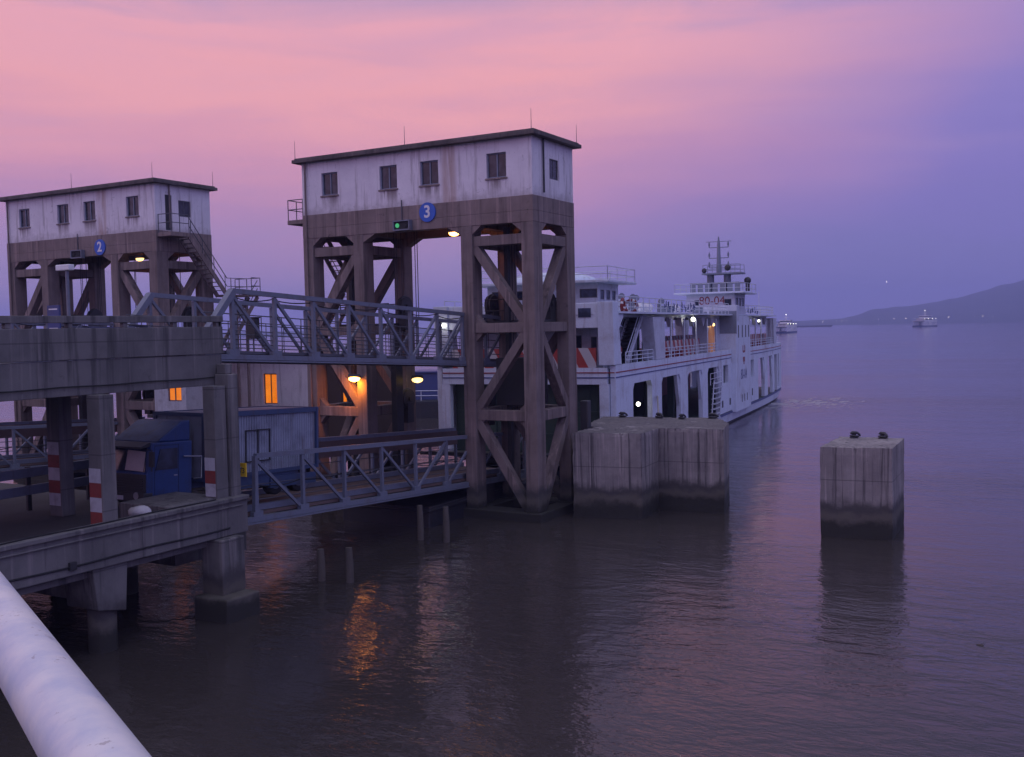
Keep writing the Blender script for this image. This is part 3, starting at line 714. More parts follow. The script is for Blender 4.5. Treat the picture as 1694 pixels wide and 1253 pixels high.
obj('bracket', MB().tube([(0,-.4,.3), (0,.03,.3)], .025, 6), 'rail', ys)
sk = MB().sphere((0, 0, .16), .34, 14, (1.2, .8, .55)); sk.v = [(x*(1+.12*math.sin(7*y+3*z)), y, max(z+.03*math.sin(9*x), 0)) for x, y, z in sk.v]
o = obj('sack', sk, 'sack', label='pale bulging sack lying on the kerb between two columns', cat='sack'); o.location = (-24.75, 20.95, 3.6)
# pipe lying along the kerb
obj('hose', MB().tube([(-24.2, 15.5, 3.76), (-24.28, 17, 3.77), (-24.2, 19, 3.765), (-24.26, 21, 3.77), (-24.2, 23.5, 3.765)], .022, 6), 'rubber', label='thin black hose lying along the top of the pier kerb', cat='hose')

# ================================================================== truck with its container
def gz(y): return 3.12-.052*(y-23.2)
def lorry(loc, rx, paintmat, label, shade):
    TR = empty('truck', loc, label=label, cat='truck')
    TR.rotation_euler = (rx, 0, 0)
    W2 = 1.2
    cab = MB()
    side = [(0,.42),(1.95,.42),(1.95,2.32),(.2,2.32),(.05,1.35),(0,1.3)]
    cab.prism(side, FX, -W2, W2); cb_ = obj('cab', cab, paintmat, TR, bevel=.05)
    m = MB(); m.prism([(.5,2.322),(1.95,2.322),(1.95,3.02),(1.55,2.98)], FX, -W2+.1, W2-.1); obj('roof_deflector', m, paintmat, TR, bevel=.04)
    m = MB(); m.add([(-W2+.12,.044,1.36),(W2-.12,.044,1.36),(W2-.2,.215,2.16),(-W2+.2,.215,2.16),(-W2+.12,.014,1.36),(W2-.12,.014,1.36),(W2-.2,.175,2.16),(-W2+.2,.175,2.16)], [(0,1,2,3),(7,6,5,4),(0,1,5,4),(1,2,6,5),(2,3,7,6),(3,0,4,7)]); ws = obj('windscreen', m, 'shipglass', TR)
    m = MB(); m.add([(.15,.008,1.4),(1.02,.008,1.38),(.98,.15,2.02),(.12,.16,2.06),(.15,-.004,1.4),(1.02,-.004,1.38),(.98,.14,2.02),(.12,.15,2.06)], [(0,1,2,3),(7,6,5,4),(0,1,5,4),(1,2,6,5),(2,3,7,6),(3,0,4,7)]); 
    if shade: obj('sun_shade', m, 'shade', ws)
    m = MB(); m.add([(W2+.002,.35,1.4),(W2+.002,1.3,1.4),(W2+.002,1.3,2.1),(W2+.002,.55,2.1),(W2+.02,.35,1.4),(W2+.02,1.3,1.4),(W2+.02,1.3,2.1),(W2+.02,.55,2.1)], [(0,1,2,3),(7,6,5,4),(0,1,5,4),(1,2,6,5),(2,3,7,6),(3,0,4,7)]); obj('side_window', m, 'shipglass', TR)
    m = MB().box(-W2+.03, W2-.03, -.04, .02, .5, 1.28)
    for k in range(5): m.box(-W2+.15, W2-.15, -.07, -.04, .8+.08*k, .84+.08*k)
    obj('grille', m, 'dark', TR)
    obj('sun_visor', MB().prism([(.16,2.2),(.2,2.34),(-.22,2.2),(-.22,2.14)], FX, -W2+.05, W2-.05), 'dark', TR)
    obj('number_plate', MB().box(-.24, .24, -.152, -.142, .42, .56), 'pwhite', TR)
    obj('door_handle', MB().box(W2+.005, W2+.03, 1.14, 1.28, 1.16, 1.2), 'chrome', TR)
    obj('step', MB().box(W2-.1, W2+.04, .5, 1.0, .3, .36), 'dark', TR)
    obj('bumper', MB().box(-W2-.02, W2+.02, -.14, .25, .35, .68), 'dark', TR, bevel=.04)
    for s_ in (-1, 1):
        obj('headlight', MB().tube([(s_*.85, -.15, .58), (s_*.85, -.11, .58)], .12, 12), 'chrome', TR)
        obj('mirror', MB().box(s_*1.42-.1, s_*1.42+.1, -.02, .06, 1.55, 2.05).tube([(s_*1.1, .1, 2.1), (s_*1.42, .02, 2.1), (s_*1.42, .02, 1.4)], .02, 6), 'dark', TR)
    m = MB().tube([(1.28, 1.96, 1.0), (1.28, 2.3, 1.0), (1.28, 2.3, 1.75), (1.28, 1.5, 1.8)], .03, 6); obj('grab_rail', m, 'chrome', TR)
    obj('door_line', MB().panel(.32, 1.36, .5, 2.22, [(.335, 1.345, .515, 2.205)], FX, W2+.001, W2+.006), 'rubber', TR)
    obj('chassis', MB().box(-.5, .5, 1.2, 8.6, .55, .78).box(-W2, -W2+.08, 4.2, 7.4, .42, .84).box(W2-.08, W2, 3.6, 7.4, .40, .84), 'contblue', TR)
    def wheel(x, y):
        w_ = MB().tube([(x-.15, y, .48), (x-.12, y, .48), (x+.12, y, .48), (x+.15, y, .48)], [.42, .48, .48, .42], 24); t = obj('wheel', w_, 'rubber', TR)
        obj('rim', MB().tube([(x-.16, y, .48), (x+.16, y, .48)], .26, 16).tube([(x-.2, y, .48), (x+.2, y, .48)], .1, 12), 'steel', t)
    for x in (-1.0, 1.0):
        for y in (1.15, 6.2, 7.5): wheel(x, y)
    obj('mudguard', MB().tube([(1.0, 1.15+.62*math.cos(t*.26), .5+.62*math.sin(t*.26)) for t in range(13)], .06, 6), 'dark', TR)
    obj('side_skirt', MB().box(W2-.05, W2+.06, 5.8, 8.4, .3, .72), 'contblue', TR)
    return TR
lorry((-28.25, 23.2, 3.16), -.05, 'blue', 'blue lorry cab facing the shore under the walkway with a pale sun shade', True)
gr = empty('guard_rail', (-31.4, 12, 3.15), label='dark double guard rail crossing the road deck behind the striped columns', cat='guard rail')
for z in (.55, 1.15): obj('beam', MB().box(-.06, .06, 0, 13.2, z, z+.32), 'contgrey', gr, bevel=.02)
for k in range(6): obj('post', MB().box(-.16, -.06, .4+2.4*k, .55+2.4*k, 0, 1.5), 'dark', gr)
CT = empty('shipping_container', (-28.25, 25.7, 3.86), label='grey blue corrugated shipping container with a bright blue top edge riding on the lorry', cat='container'); CT.rotation_euler = (-.04, 0, 0)
L_, H_, Wc = 6.06, 2.42, 1.22
m = MB()
ncor = 44
for s_ in (1, -1):
    pts = []
    for i in range(ncor):
        y = .12+(L_-.24)*i/ncor; st_ = (L_-.24)/ncor
        for a, d in ((0, 0), (.3, 0), (.45, .035), (.85, .035)): pts.append((y+st_*a, s_*(Wc-.05+d)))
    pts.append((L_-.12, s_*(Wc-.05)))
    v = [(x, y, .14) for y, x in pts]+[(x, y, H_-.18) for y, x in pts]; n = len(pts)
    m.add(v, [(i, i+1, n+i+1, n+i) for i in range(n-1)])
m.box(-Wc+.1, Wc-.1, .04, .08, .1, H_-.1).box(-Wc+.1, Wc-.1, L_-.08, L_-.04, .1, H_-.1)
m.box(-Wc+.03, Wc-.03, .05, L_-.05, H_-.06, H_-.03)
obj('side_walls', m, 'corrug', CT)
m = MB()
for s_ in (1, -1):
    m.box(s_*Wc-.06, s_*Wc+.06, .12, L_-.12, H_-.18, H_)
    m.box(s_*Wc-.06, s_*Wc+.06, .12, L_-.12, 0, .14)
    for y in (0, L_-.12): m.box(s_*Wc-.08, s_*Wc+.08, y, y+.12, 0, H_+.003)
for y in (0, L_-.12): m.box(-Wc+.06, Wc-.06, y+.005, y+.115, H_-.13, H_-.003).box(-Wc+.06, Wc-.06, y+.005, y+.115, .003, .12)
obj('frame', m, 'contblue', CT)
m = MB()
for (a, b, c, d) in ((2.05, 3.35, .5, .54), (2.05, 3.35, 1.66, 1.70), (2.05, 2.09, .5, 1.7), (2.68, 2.72, .5, 1.7), (3.31, 3.35, .5, 1.7)): m.box(Wc-.01, Wc+.03, a, b, c, d)
obj('placard_frame', m, 'dark', CT)


# ================================================================== terminal house between the towers
TH = empty('quay_house', (-49.5, 50.0, 0), label='white rendered quay house with orange lit windows between the two towers', cat='house')
wn = [(2.63, 3.79, 4.45, 6.42), (-6.2, -5.04, 4.45, 6.42)]
m = MB().panel(-6.6, 6.4, 2.2, 7.35, wn, FY, 0, .25); m.panel(.25, 5.0, 2.2, 7.35, [], FX, 6.15, 6.4).panel(.25, 5.0, 2.2, 7.35, [], FX, -6.6, -6.35).panel(-6.6, 6.4, 2.2, 7.35, [], FY, 5.0, 5.25)
obj('wall', m, 'render', TH)
obj('roof', MB().box(-6.9, 6.7, -.3, 5.5, 7.35, 7.5), 'girder', TH)
for a in wn: window(TH, *a, FY, .1, 'litwin')
m = MB().box(-6.9, 9.5, -1.0, 5.6, 1.5, 2.2)
for x in (-6, -2, 2, 6, 9): m.box(x-.3, x+.3, -.8, -.2, -1.5, 1.5).box(x-.3, x+.3, 4.6, 5.2, -1.5, 1.5)
obj('platform', m, 'pier', TH)
KC = empty('control_cabin', (-40.9, 51.0, 2.2), label='dark brown cabin with one orange lit window behind the number 3 tower column', cat='cabin')
m = MB().panel(-2.0, 2.3, 0, 4.9, [(-.35, .4, 2.35, 4.15)], FY, 0, .2); m.panel(.2, 3, 0, 4.9, [], FX, 2.1, 2.3).panel(.2, 3, 0, 4.9, [], FX, -2., -1.8).panel(-2, 2.3, 0, 4.9, [], FY, 3, 3.2)
obj('wall', m, 'brick', KC); obj('roof', MB().box(-2.1, 2.5, -.2, 3.4, 4.9, 5.02), 'girder', KC); window(KC, -.35, .4, 2.35, 4.15, FY, .08, 'litwin')

KS = empty('operator_kiosk', (-45.0, 40.5, 4.6), label='small pale kiosk with an orange lit window seen above the lorry beside the left tower', cat='kiosk')
m = MB().panel(-1.2, 1.3, 0, 2.3, [(-.1, .95, .74, 1.75)], FY, 0, .12).panel(.12, 2.0, 0, 2.3, [], FX, 1.18, 1.3).panel(.12, 2.0, 0, 2.3, [], FX, -1.2, -1.08).panel(-1.2, 1.3, 0, 2.3, [], FY, 2.0, 2.12)
obj('wall', m, 'pwhite', KS); window(KS, -.1, .95, .74, 1.75, FY, .04, 'litwin')
obj('roof', MB().box(-1.4, 1.5, -.2, 2.3, 2.3, 2.4), 'roofslab', KS, bevel=.02)
m = MB().box(-1.4, 1.6, -.4, 2.4, -.2, 0)
for x in (-1.1, 1.1): m.box(x-.12, x+.12, .1, .34, -6, -.2).box(x-.12, x+.12, 1.7, 1.94, -6, -.2)
obj('platform', m, 'dark', KS)
# ================================================================== mooring dolphins, bollards, stakes
m = MB(); m.prism([(-21.38,43.5),(-18.1,44.1),(-18.25,46.65),(-15.1,47.0),(-15.9,50.3),(-17.3,52.8),(-23.6,52.0),(-22.3,46.6),(-21.5,46.5)], lambda u, v, w: (u, v, w), -1.5, 4.03)
obj('mooring_dolphin', roughen(m, 6, .06), 'dolphin', label='wide stepped concrete mooring block beside the tower foot with four bollards', cat='mooring block', group='concrete mooring blocks')
m = MB(); m.prism([(-9.84,43.5),(-7.0,43.8),(-7.15,47.9),(-9.9,47.8)], lambda u, v, w: (u, v, w), -1.5, 3.8)
obj('mooring_dolphin', roughen(m, 5, .06), 'dolphin', label='separate square concrete mooring block standing alone in the water at right', cat='mooring block', group='concrete mooring blocks')
m = MB(); m.box(-22.14, -21.72, 45.98, 46.42, -1.2, 5.35); obj('fender_pile', m, 'dark', bevel=.05, label='black timber fender standing between the tower and the stepped mooring block', cat='fender')
def bollard(x, y, z, s, lab, rz):
    e = empty('bollard', (x, y, z), rz, label=lab,  cat='bollard', group='black iron bollards on the mooring blocks')
    e.scale = (1.1, 1.1, .72)
    m = MB().tube([(0,0,0), (0,0,.05), (0,0,.06), (0,0,.26), (0,0,.32)], [.3*s, .3*s, .17*s, .15*s, .2*s], 14); obj('base', m, 'dark', e)
    m = MB().tube([(-.25*s,0,.27), (-.08*s,0,.34), (.16*s,0,.33), (.36*s,0,.24), (.46*s,0,.12)], [.09*s, .17*s, .16*s, .10*s, .06*s], 10).torus((.05*s, 0, .12), .26*s, .06, (.1, .1, 1), 14, 6); obj('head', m, 'dark', e)
# rows are placed where the blocks carry them
bollard(-22.3, 51.6, 4.03, .6, 'leftmost of the bollards on the wide stepped mooring block', .4)
bollard(-20.2, 51.7, 4.03, .6, 'second bollard from the left on the wide stepped mooring block', -.4)
bollard(-18.8, 51.4, 4.03, .52, 'third bollard from the left on the wide stepped mooring block', .9)
bollard(-17.4, 52.2, 4.03, .66, 'rightmost bollard on the wide stepped mooring block', .2)
bollard(-9.2, 47.3, 3.8, .56, 'left bollard on the lone square mooring block', .5)
bollard(-8.0, 47.4, 3.8, .56, 'right bollard on the lone square mooring block', -.5)
for k, (x, y, h, lab) in enumerate(((-24.3, 28.6, 1.15, 'weathered stake standing in the dark water nearest the pier'), (-23.2, 28.85, 1.25, 'weathered stake second from the pier in the dark water'), (-25.1, 36.1, 1.5, 'weathered stake under the ramp left of its neighbour'), (-23.8, 36.15, 1.5, 'weathered stake under the ramp nearest the tower foot'))):
    m = MB().tube([(x, y, -1.2), (x+.01, y, h*.5), (x-.02, y+.02, h)], [.15, .145, .12], 10); obj('stake', m, 'wood', label=lab, cat='stake', group='stakes in the water by the ramp')
o = obj('pontoon', MB().box(-31.2, -26.2, 38.4, 48.2, -.8, .95).box(-31.3, -26.1, 38.3, 48.3, .7, .85), 'black', bevel=.08, label='low dark steel pontoon afloat under the far end of the vehicle ramp', cat='pontoon')
# floating debris
m = MB().sphere((0,0,.01), .11, 8, (1.5,.7,.4)).tube([(-.2,0,.02), (.18,.05,.1)], .018, 5)
o = obj('driftwood', m, 'wood', label='tiny dark scrap of driftwood afloat at the lower right', cat='driftwood'); o.location = (-2.59, 30.56, 0); o.scale = (.55,)*3

# ================================================================== the ferry (local frame: x 0 = starboard side, -B = port; y from bow to stern)
FT = math.radians(6.3)
FE = empty('car_ferry', (-24.6, 55.6, 0), FT, label='white two deck car ferry with red and blue stripes berthed beyond the number 3 tower', cat='ferry')
B = 12.0; FLEN = 71.2
def fw(x, y, z): return Matrix.Rotation(FT, 4, 'Z') @ Vector((x, y, z)) + Vector((-24.6, 55.6, 0))
# hull: plan outline with rounded ends, lofted and undercut
def outline(ins, y0, y1, rc):
    pts = []
    for cx, cy_, a0 in ((-ins-rc, y0+rc, -90), (-ins-rc, y1-rc, 0), (-B+ins+rc, y1-rc, 90), (-B+ins+rc, y0+rc, 180)):
        for k in range(7): a = R(a0+15*k); pts.append((cx+rc*math.cos(a), cy_+rc*math.sin(a)))
    return pts
def loft(rings, cap=True):
    m = MB(); n = len(rings[0][0]); v = [(x, y, z) for ring, z in rings for x, y in ring]
    f = [(i*n+k, i*n+(k+1)%n, (i+1)*n+(k+1)%n, (i+1)*n+k) for i in range(len(rings)-1) for k in range(n)]
    if cap: f += [tuple(range(n-1, -1, -1)), tuple(range((len(rings)-1)*n, len(rings)*n))]
    m.add(v, f); return m
obj('hull', loft([(outline(.9, 9, FLEN-7, 2.2), -1.2), (outline(.25, 4.5, FLEN-3.5, 2.2), -.1), (outline(.12, 3.2, FLEN-2.2, 2.2), .18)]), 'black', FE)
obj('hull_plating', loft([(outline(.11, 3.1, FLEN-2.1, 2.2), .19), (outline(0, .6, FLEN, 1.8), .92)]), 'white', FE)
obj('rubbing_strake', loft([(outline(-.06, .4, FLEN+.1, 1.8), .93), (outline(-.06, .4, FLEN+.1, 1.8), 1.10)]), 'hullblue', FE)
obj('car_deck', loft([(outline(.02, .5, FLEN-.1, 1.8), 1.102), (outline(.02, .5, FLEN-.1, 1.8), 1.16)]), 'green', FE)
m = MB()
m.add([(-1.2,.7,1.1),(-B+1.2,.7,1.1),(-B+1.8,-5.2,1.75),(-1.8,-5.2,1.75),(-1.2,.7,1.3),(-B+1.2,.7,1.3),(-B+1.8,-5.2,1.95),(-1.8,-5.2,1.95)], [(0,1,2,3),(7,6,5,4),(0,1,5,4),(1,2,6,5),(2,3,7,6),(3,0,4,7)])
obj('bow_ramp', m, 'dark', FE)
# side walls with the open bays of the car deck
bays = [(4.3, 8.8, 1.16, 5.4), (11.3, 16.7, 1.16, 5.4), (19.0, 24.0, 1.16, 5.4), (26.0, 30.6, 1.16, 5.4), (32.4, 34.5, 3.75, 5.38), (45.1, 47.6, 3.7, 5.38), (50.3, 54.3, 1.16, 5.4), (56.8, 60.8, 1.16, 5.4), (62.6, 65.4, 1.16, 5.4), (66.3, 67.8, 1.4, 5.4)]
for x0, x1, nm in ((-.36, -.02, 'starboard_side'), (-B+.02, -B+.36, 'port_side')):
    m = MB().panel(.7, FLEN-.3, 1.16, 6.68, bays, FX, x0, x1)
    for a, b, c, d in bays:
        if b-a < 3: continue
        for (p, q) in ((a, 1), (b, -1)):
            m.prism([(p, d+.0), (p+q*.35, d), (p, d-.4)], FX, x0+.003, x1-.003)
        m.prism([(a, d-.05), (a+.9 if a > 4.5 else a+.05, d-.05), (a, 2.2)] if a < 5 else [(b, d), (b, 3.0), (b-.85, d)], FX, x0+.02, x0+.26)
    obj('side_wall', m, 'white', FE)
    # car deck inner pillars seen through the bays
m = MB()
for y in (10, 18, 25, 48.5, 55.5, 61.8):
    for x in (-3.2, -B+2.7): obj('deck_pillar', MB().box(x, x+.5, y, y+.5, 1.16, 5.6), 'green', FE)
for x in (-1.2, -B+.4): obj('engine_casing', MB().box(x, x+.8, 31, 50, 1.16, 5.9), 'green', FE)
for a, b in ((50, 66), (4, 31)): obj('port_bulwark', MB().box(-B+.4, -B+.7, a, b, 1.17, 3.1), 'red', FE)
# bow and stern portals
for y0 in (.5, FLEN-1.0):
    m = MB().box(-B+.5, -.5, y0, y0+.5, 5.55, 6.55); m.box(-1.0, -.4, y0+.02, y0+.45, 1.16, 5.55).box(-B+.4, -B+1.0, y0+.02, y0+.45, 1.16, 5.55)
    obj('portal', m, 'white', FE)
obj('passenger_deck', MB().box(-B+.37, -.37, 1.0, FLEN-.5, 5.95, 6.2), 'green', FE)
for nm, z, mt, t in (('red_stripe', 6.22, 'red', .07), ('blue_stripe', 5.92, 'hullblue', .07)):
    m = MB().box(-.02, .006, .7, 35.9, z, z+t).box(-.02, .006, 43.5, FLEN-.3, z, z+t).box(-B+.5, -.02, .47, .497, z, z+t); obj(nm, m, mt, FE)
m = MB().box(-B+1.0, -1.0, 1.3, 1.5, 1.2, 5.5)
for k in range(9): m.box(-B+1.6+k*1.05, -B+1.75+k*1.05, 1.2, 1.3, 1.3, 5.4)
for z in (2.3, 3.7): m.box(-B+1.1, -1.1, 1.22, 1.298, z, z+.15)
obj('bow_dark_plate', m, 'green', FE)  # plate added across the bow so the car deck opening stays dark
# central casing block proud of the side
m = MB(); m.prism([(36.0,.95),(43.4,.95),(43.4,8.0),(42.6,9.75),(36.0,9.75)], FX, -2.4, .42); obj('casing_block', m, 'white', FE, bevel=.04)
m = MB()
for y in (37.0, 38.9, 40.6, 42.2): m.box(.4, .424, y, y+.45, 7.75, 8.9)
for y in (31.6, 35.0): m.box(-.03, .004, y, y+.5, 1.7, 2.3)
for y in (38.6, 39.9, 41.2): m.box(.4, .424, y, y+.35, 1.7, 2.4)
for y in (44.6, 46.4): m.box(-.03, .004, y, y+.45, 1.8, 2.5)
obj('louvre', m, 'dark', FE)
text_mesh('hull_number', '80-04', 1.35, 'hullblue', face_posX(.426, 39.7, 4.25), FE, .004, .0)
m = MB()
for (a, b, c, d) in ((39.2, 39.5, 6.35, 7.0), (40.1, 40.4, 6.35, 7.0), (39.45, 40.15, 6.3, 6.5), (39.35, 40.25, 5.45, 5.9), (39.6, 40.0, 5.2, 5.45)): m.box(.4, .43, a, b, c, d)
obj('emblem', m, 'red', FE)
# passenger deck: rails, posts, boxes, cabins
def rail_run(mb, p, q, zs, n, r=.03, z0=None):
    p = Vector(p); q = Vector(q)
    for z in zs: mb.tube([(p.x, p.y, p.z+z), (q.x, q.y, q.z+z)], r, 5)
    for i in range(n+1):
        a = p.lerp(q, i/n); mb.tube([a, (a.x, a.y, a.z+zs[-1])], r, 5)
for x in (-.15, -B+.15):
    for a, b, n in ((3.2, 9.6, 5), (12.5, 30.5, 12), (44, 67.5, 16)):
        m = MB(); rail_run(m, (x, a, 6.66), (x, b, 6.66), (.25, .5, .75), n); obj('railing', m, 'white', FE)
    for y in (14.5, 18.5, 22.5, 26.5, 30., 46, 49.5, 53, 57, 60.5): obj('stanchion', MB().tube([(x, y, 6.66), (x, y, 9.5)], .07, 8), 'ferrywhite2', FE)
for a, b in ((13.0, 29.6), (45.5, 66.5)):
    for x in (-1.9, -B+1.5): obj('striped_locker', MB().box(x, x+.4, a, b, 6.2, 7.85), 'diag', FE)
for k in range(26):
    y = (13.2+k*.63) if k < 13 else (45.8+(k-13)*1.5); obj('seat', MB().box(-1.35, -.75, y, y+.42, 6.2, 6.68+.22*(k % 3)), 'red', FE)
m = MB().box(-B+1.2, -1.2, .56, .7, 6.56, 7.75); obj('bow_bulwark', m, 'diag', FE)
# forward cabin on the passenger deck
hl = [(-8.6, -8.2, 6.5, 8.4), (-7.4, -6.6, 7.3, 8.5), (-5.0, -4.1, 6.4, 8.5), (-3.6, -3.0, 7.2, 8.5), (-2.4, -2.0, 6.9, 8.4)]
m = MB().panel(-B+1.6, -1.6, 6.2, 9.0, hl, FY, 3.2, 3.35)
hs = [(4.4, 5.5, 7.2, 8.5), (6.6, 7.5, 6.4, 8.4), (8.8, 9.6, 7.3, 8.4), (11.0, 11.8, 6.4, 8.4)]
m.panel(3.35, 12.6, 6.2, 9.0, hs, FX, -2.3, -2.15).panel(3.35, 12.6, 6.2, 9.0, [], FX, -B+1.6, -B+1.75).panel(-B+1.75, -2.3, 6.2, 9.0, [], FY, 12.45, 12.6)
obj('passenger_cabin', m, 'ferrywhite2', FE)
for a in hl: window(FE, *a, FY, 3.24, 'doorlit' if a[0] == -5.0 else 'shipglass', (), 'rail')
for a in hs: window(FE, *a, FX, -2.26, 'shipglass', (), 'rail')
# portal frames holding up the top deck
m = MB()
for x0, x1 in ((-1.0, -.02), (-B+.02, -B+1.0)):
    m.prism([(.5,6.7),(2.0,6.7),(1.6,8.9),(2.5,9.6),(2.5,9.79),(1.45,9.79),(1.45,10.5),(.3,10.5)], FX, x0, x1)
m.box(-B+1.0, -1.0, .5, 1.4, 8.95, 10.46)
obj('bow_frame', m, 'white', FE, bevel=.03)
m = MB(); m.box(-B+1.3, -1.3, .46, .52, 9.75, 9.76)
for x in (-1.75,): m.box(x-.5, x+.3, .46, .5, 9.6, 10.15)
obj('bow_window', m, 'shipglass', FE)
text_mesh('bow_number', '80-04', 1.2, 'red', face_negY(-5.0, .494, 9.85), FE)
for x0, x1 in ((-.9, -.02), (-B+.02, -B+.9)):
    for q in ([(10.0,6.7),(12.4,6.7),(12.3,9.6),(9.2,9.6)], [(62.5,6.7),(64.5,6.7),(65.2,9.6),(61.8,9.6)]): obj('side_frame', MB().prism(q, FX, x0, x1), 'ferrywhite2', FE)
m = MB().box(-B+1.05, -1.05, 1.5, 63.5, 9.6, 9.8); m.box(-B-.12, .12, 1.5, 63.6, 9.80, 9.92); obj('top_deck', m, 'white', FE)
for k in range(14):
    y = 13.5+k*3.6
    if 35 < y < 44: continue
    for x in (-.9, -B+.9): obj('deck_bracket', MB().prism([(y-.12,8.9),(y+.12,8.9),(y+.7,9.598),(y-.7,9.598)], FX, x-.15, x+.15), 'ferrywhite2', FE)
for y in (15.2, 20.4):
    f_ = MB().tube([(-3.2, y, 6.2), (-3.2, y, 8.7), (-3.2, y, 9.25), (-3.2, y, 9.55)], [.5, .5, .95, 1.5], 14); obj('funnel_trunk', f_, 'green', FE)
for x in (-.2, -B+.2):
    for a, b, n in ((1.6, 35.8, 23), (43.6, 63.2, 14)):
        m = MB(); rail_run(m, (x, a, 9.92), (x, b, 9.92), (.3, .6, .95), n); obj('top_railing', m, 'ferrywhite2', FE)
m = MB(); rail_run(m, (-.3, 63.2, 9.92), (-B+.3, 63.2, 9.92), (.3, .6, .95), 8); obj('top_railing', m, 'ferrywhite2', FE)
m = MB()
for y, t in ((12.6, 0), (13.6, 1), (15.0, 2), (16.0, 3), (17.4, 0), (18.4, 4), (19.4, 1), (20.4, 3), (21.4, 2), (44.8, 2), (46.2, 1), (47.4, 4), (48.8, 0), (50.2, 3)):
    for q in range(6):
        a, c = random.uniform(0, .5), random.uniform(0, .45); hv = q % 2
        m.box(-.12, -.08, y+a, y+a+(.07 if hv else random.uniform(.2, .45)), 9.98+c, 9.98+c+(random.uniform(.2, .4) if hv else .06))
obj('slogan_board', m, 'hullblue', FE)
# stair to the top deck
m = MB()
for x in (-.75, -1.75): m.bar((x, 5.2, 6.25), (x, 9.3, 9.75), .08, .3)
obj('stair_stringer', m, 'ferrywhite2', FE)
m = MB()
for i in range(14): t = (i+.5)/14; m.box(-1.7, -.8, 5.2+4.1*t-.16, 5.2+4.1*t+.16, 6.2+3.5*t, 6.26+3.5*t)
m.bar((-1.25, 5.3, 6.1), (-1.25, 9.3, 9.55), .9, .05); obj('stair_tread', m, 'dark', FE)
m = MB()
for x in (-.7, -1.8): m.tube([(x, 5.1, 7.2), (x, 9.4, 10.8)], .03, 5).tube([(x, 5.1, 6.75), (x, 9.4, 10.35)], .025, 5)
for x in (-.7, -1.8):
    for t in (0, .5, 1): m.tube([(x, 5.1+4.3*t, 6.3+3.6*t), (x, 5.1+4.3*t, 7.2+3.6*t)], .025, 5)
obj('stair_railing', m, 'white', FE)
# boarding ladder on the side, near the fourth bay
m = MB()
for y in (26.3, 29.4): m.tube([(.18, y, 1.0), (.18, y+1.2, 4.3)], .06, 6)
for i in range(8): t = i/7.5; m.box(.06, .34, 26.3+1.2*t, 29.4+1.2*t, 1.05+3.2*t, 1.11+3.2*t)
rail_run(m, (.2, 26.0, 4.0), (.2, 30.4, 4.0), (.5, .95), 3); obj('side_ladder', m, 'ferrywhite2', FE)
# near wheelhouse
def wheelhouse(x0, x1, y0, y1, zf, zr, front, name='wheelhouse'):
    """front = -1 looks to the bow (-y), +1 to the stern"""
    w = MB(); wl = []
    n = 5; span = x1-x0
    ww = [(x0+.3+span*i/n, x0-.05+span*(i+1)/n, zf+.95, zr-.35) for i in range(n)]
    yf = y0 if front < 0 else y1-.15
    w.panel(x0, x1, zf, zr, ww, FY, yf, yf+.15)
    yb_ = y1-.15 if front < 0 else y0
    rear = [(x0+.75, x0+1.2, zf+.75, zr-.55), (x1-.95, x1-.3, zf+.75, zr-.5)]
    w.panel(x0, x1, zf, zr, rear, FY, yb_, yb_+.15)
    sw_ = [(y0+.5+(y1-y0-.6)*i/3, y0+.1+(y1-y0-.6)*(i+1)/3, zf+.85, zr-.4) for i in range(3)]
    for xx in (x0, x1-.15): w.panel(y0+.15, y1-.15, zf, zr, sw_, FX, xx, xx+.15)
    o = obj(name, w, 'ferrywhite2', FE)
    for a in ww: window(o, *a, FY, yf+.04, 'shipglass', (), 'rail')
    for a in rear: window(o, *a, FY, yb_+.04, 'shipglass', (), 'rail')
    for a in sw_:
        for xx in (x0, x1-.15): window(o, *a, FX, xx+.04, 'shipglass', (), 'rail')
    r = MB()
    r.box(x0-1.0, x1+1.0, y0-.9, y1+.9, zr, zr+.16)
    obj('roof', r, 'white', o, bevel=.03)
    m = MB()
    c = [(x0-.9, y0-.8), (x1+.9, y0-.8), (x1+.9, y1+.8), (x0-.9, y1+.8)]
    for i in range(4): rail_run(m, (*c[i], zr+.16), (*c[(i+1)%4], zr+.16), (.35, .8), 4 if i % 2 == 0 else 3, .025)
    obj('roof_railing', m, 'ferrywhite2', o)
    return o
NW = wheelhouse(-9.0, -1.55, 2.2, 6.4, 9.86, 11.72, -1)
m = MB().sphere((-5.4, 4.2, 11.88), 1.0, 16, (3.2, 1.9, .72)); obj('roof_dome', m, 'white', NW)
m = MB().tube([(-5.4, 6.4, 12.2), (-5.4, 6.4, 14.6)], .05, 6).box(-6.0, -4.8, 6.35, 6.45, 13.5, 13.6); obj('radar', m, 'ferrywhite2', NW)
FWH = wheelhouse(-4.4, .1, 37.2, 42.4, 9.86, 11.85, 1)
text_mesh('wheelhouse_number', '80-04', 1.05, 'red', face_negY(-2.0, 37.19, 11.2), FWH)
m = MB().box(-3.4, .5, 36.05, 37.19, 9.3, 10.75); m.panel(-3.4, .5, 8.1, 9.3, [], FY, 36.05, 36.1); obj('bridge_wing', m, 'ferrywhite2', FE, bevel=.03)
m = MB(); 
for k in range(6): m.box(-3.2+.6*k, -2.8+.6*k, 36.0, 36.04, 9.45, 10.2)
m.box(-1.4, .48, 35.98, 36.03, 8.15, 10.2); obj('wing_grating', m, 'contgrey', FE)
m = MB().box(-4.4, .3, 38.5, 41.6, 12.9, 12.96)
for k in range(7): m.box(-4.3+.7*k, -3.8+.7*k, 38.4, 38.44, 12.05, 12.85)
obj('roof_canopy', m, 'contgrey', FWH)
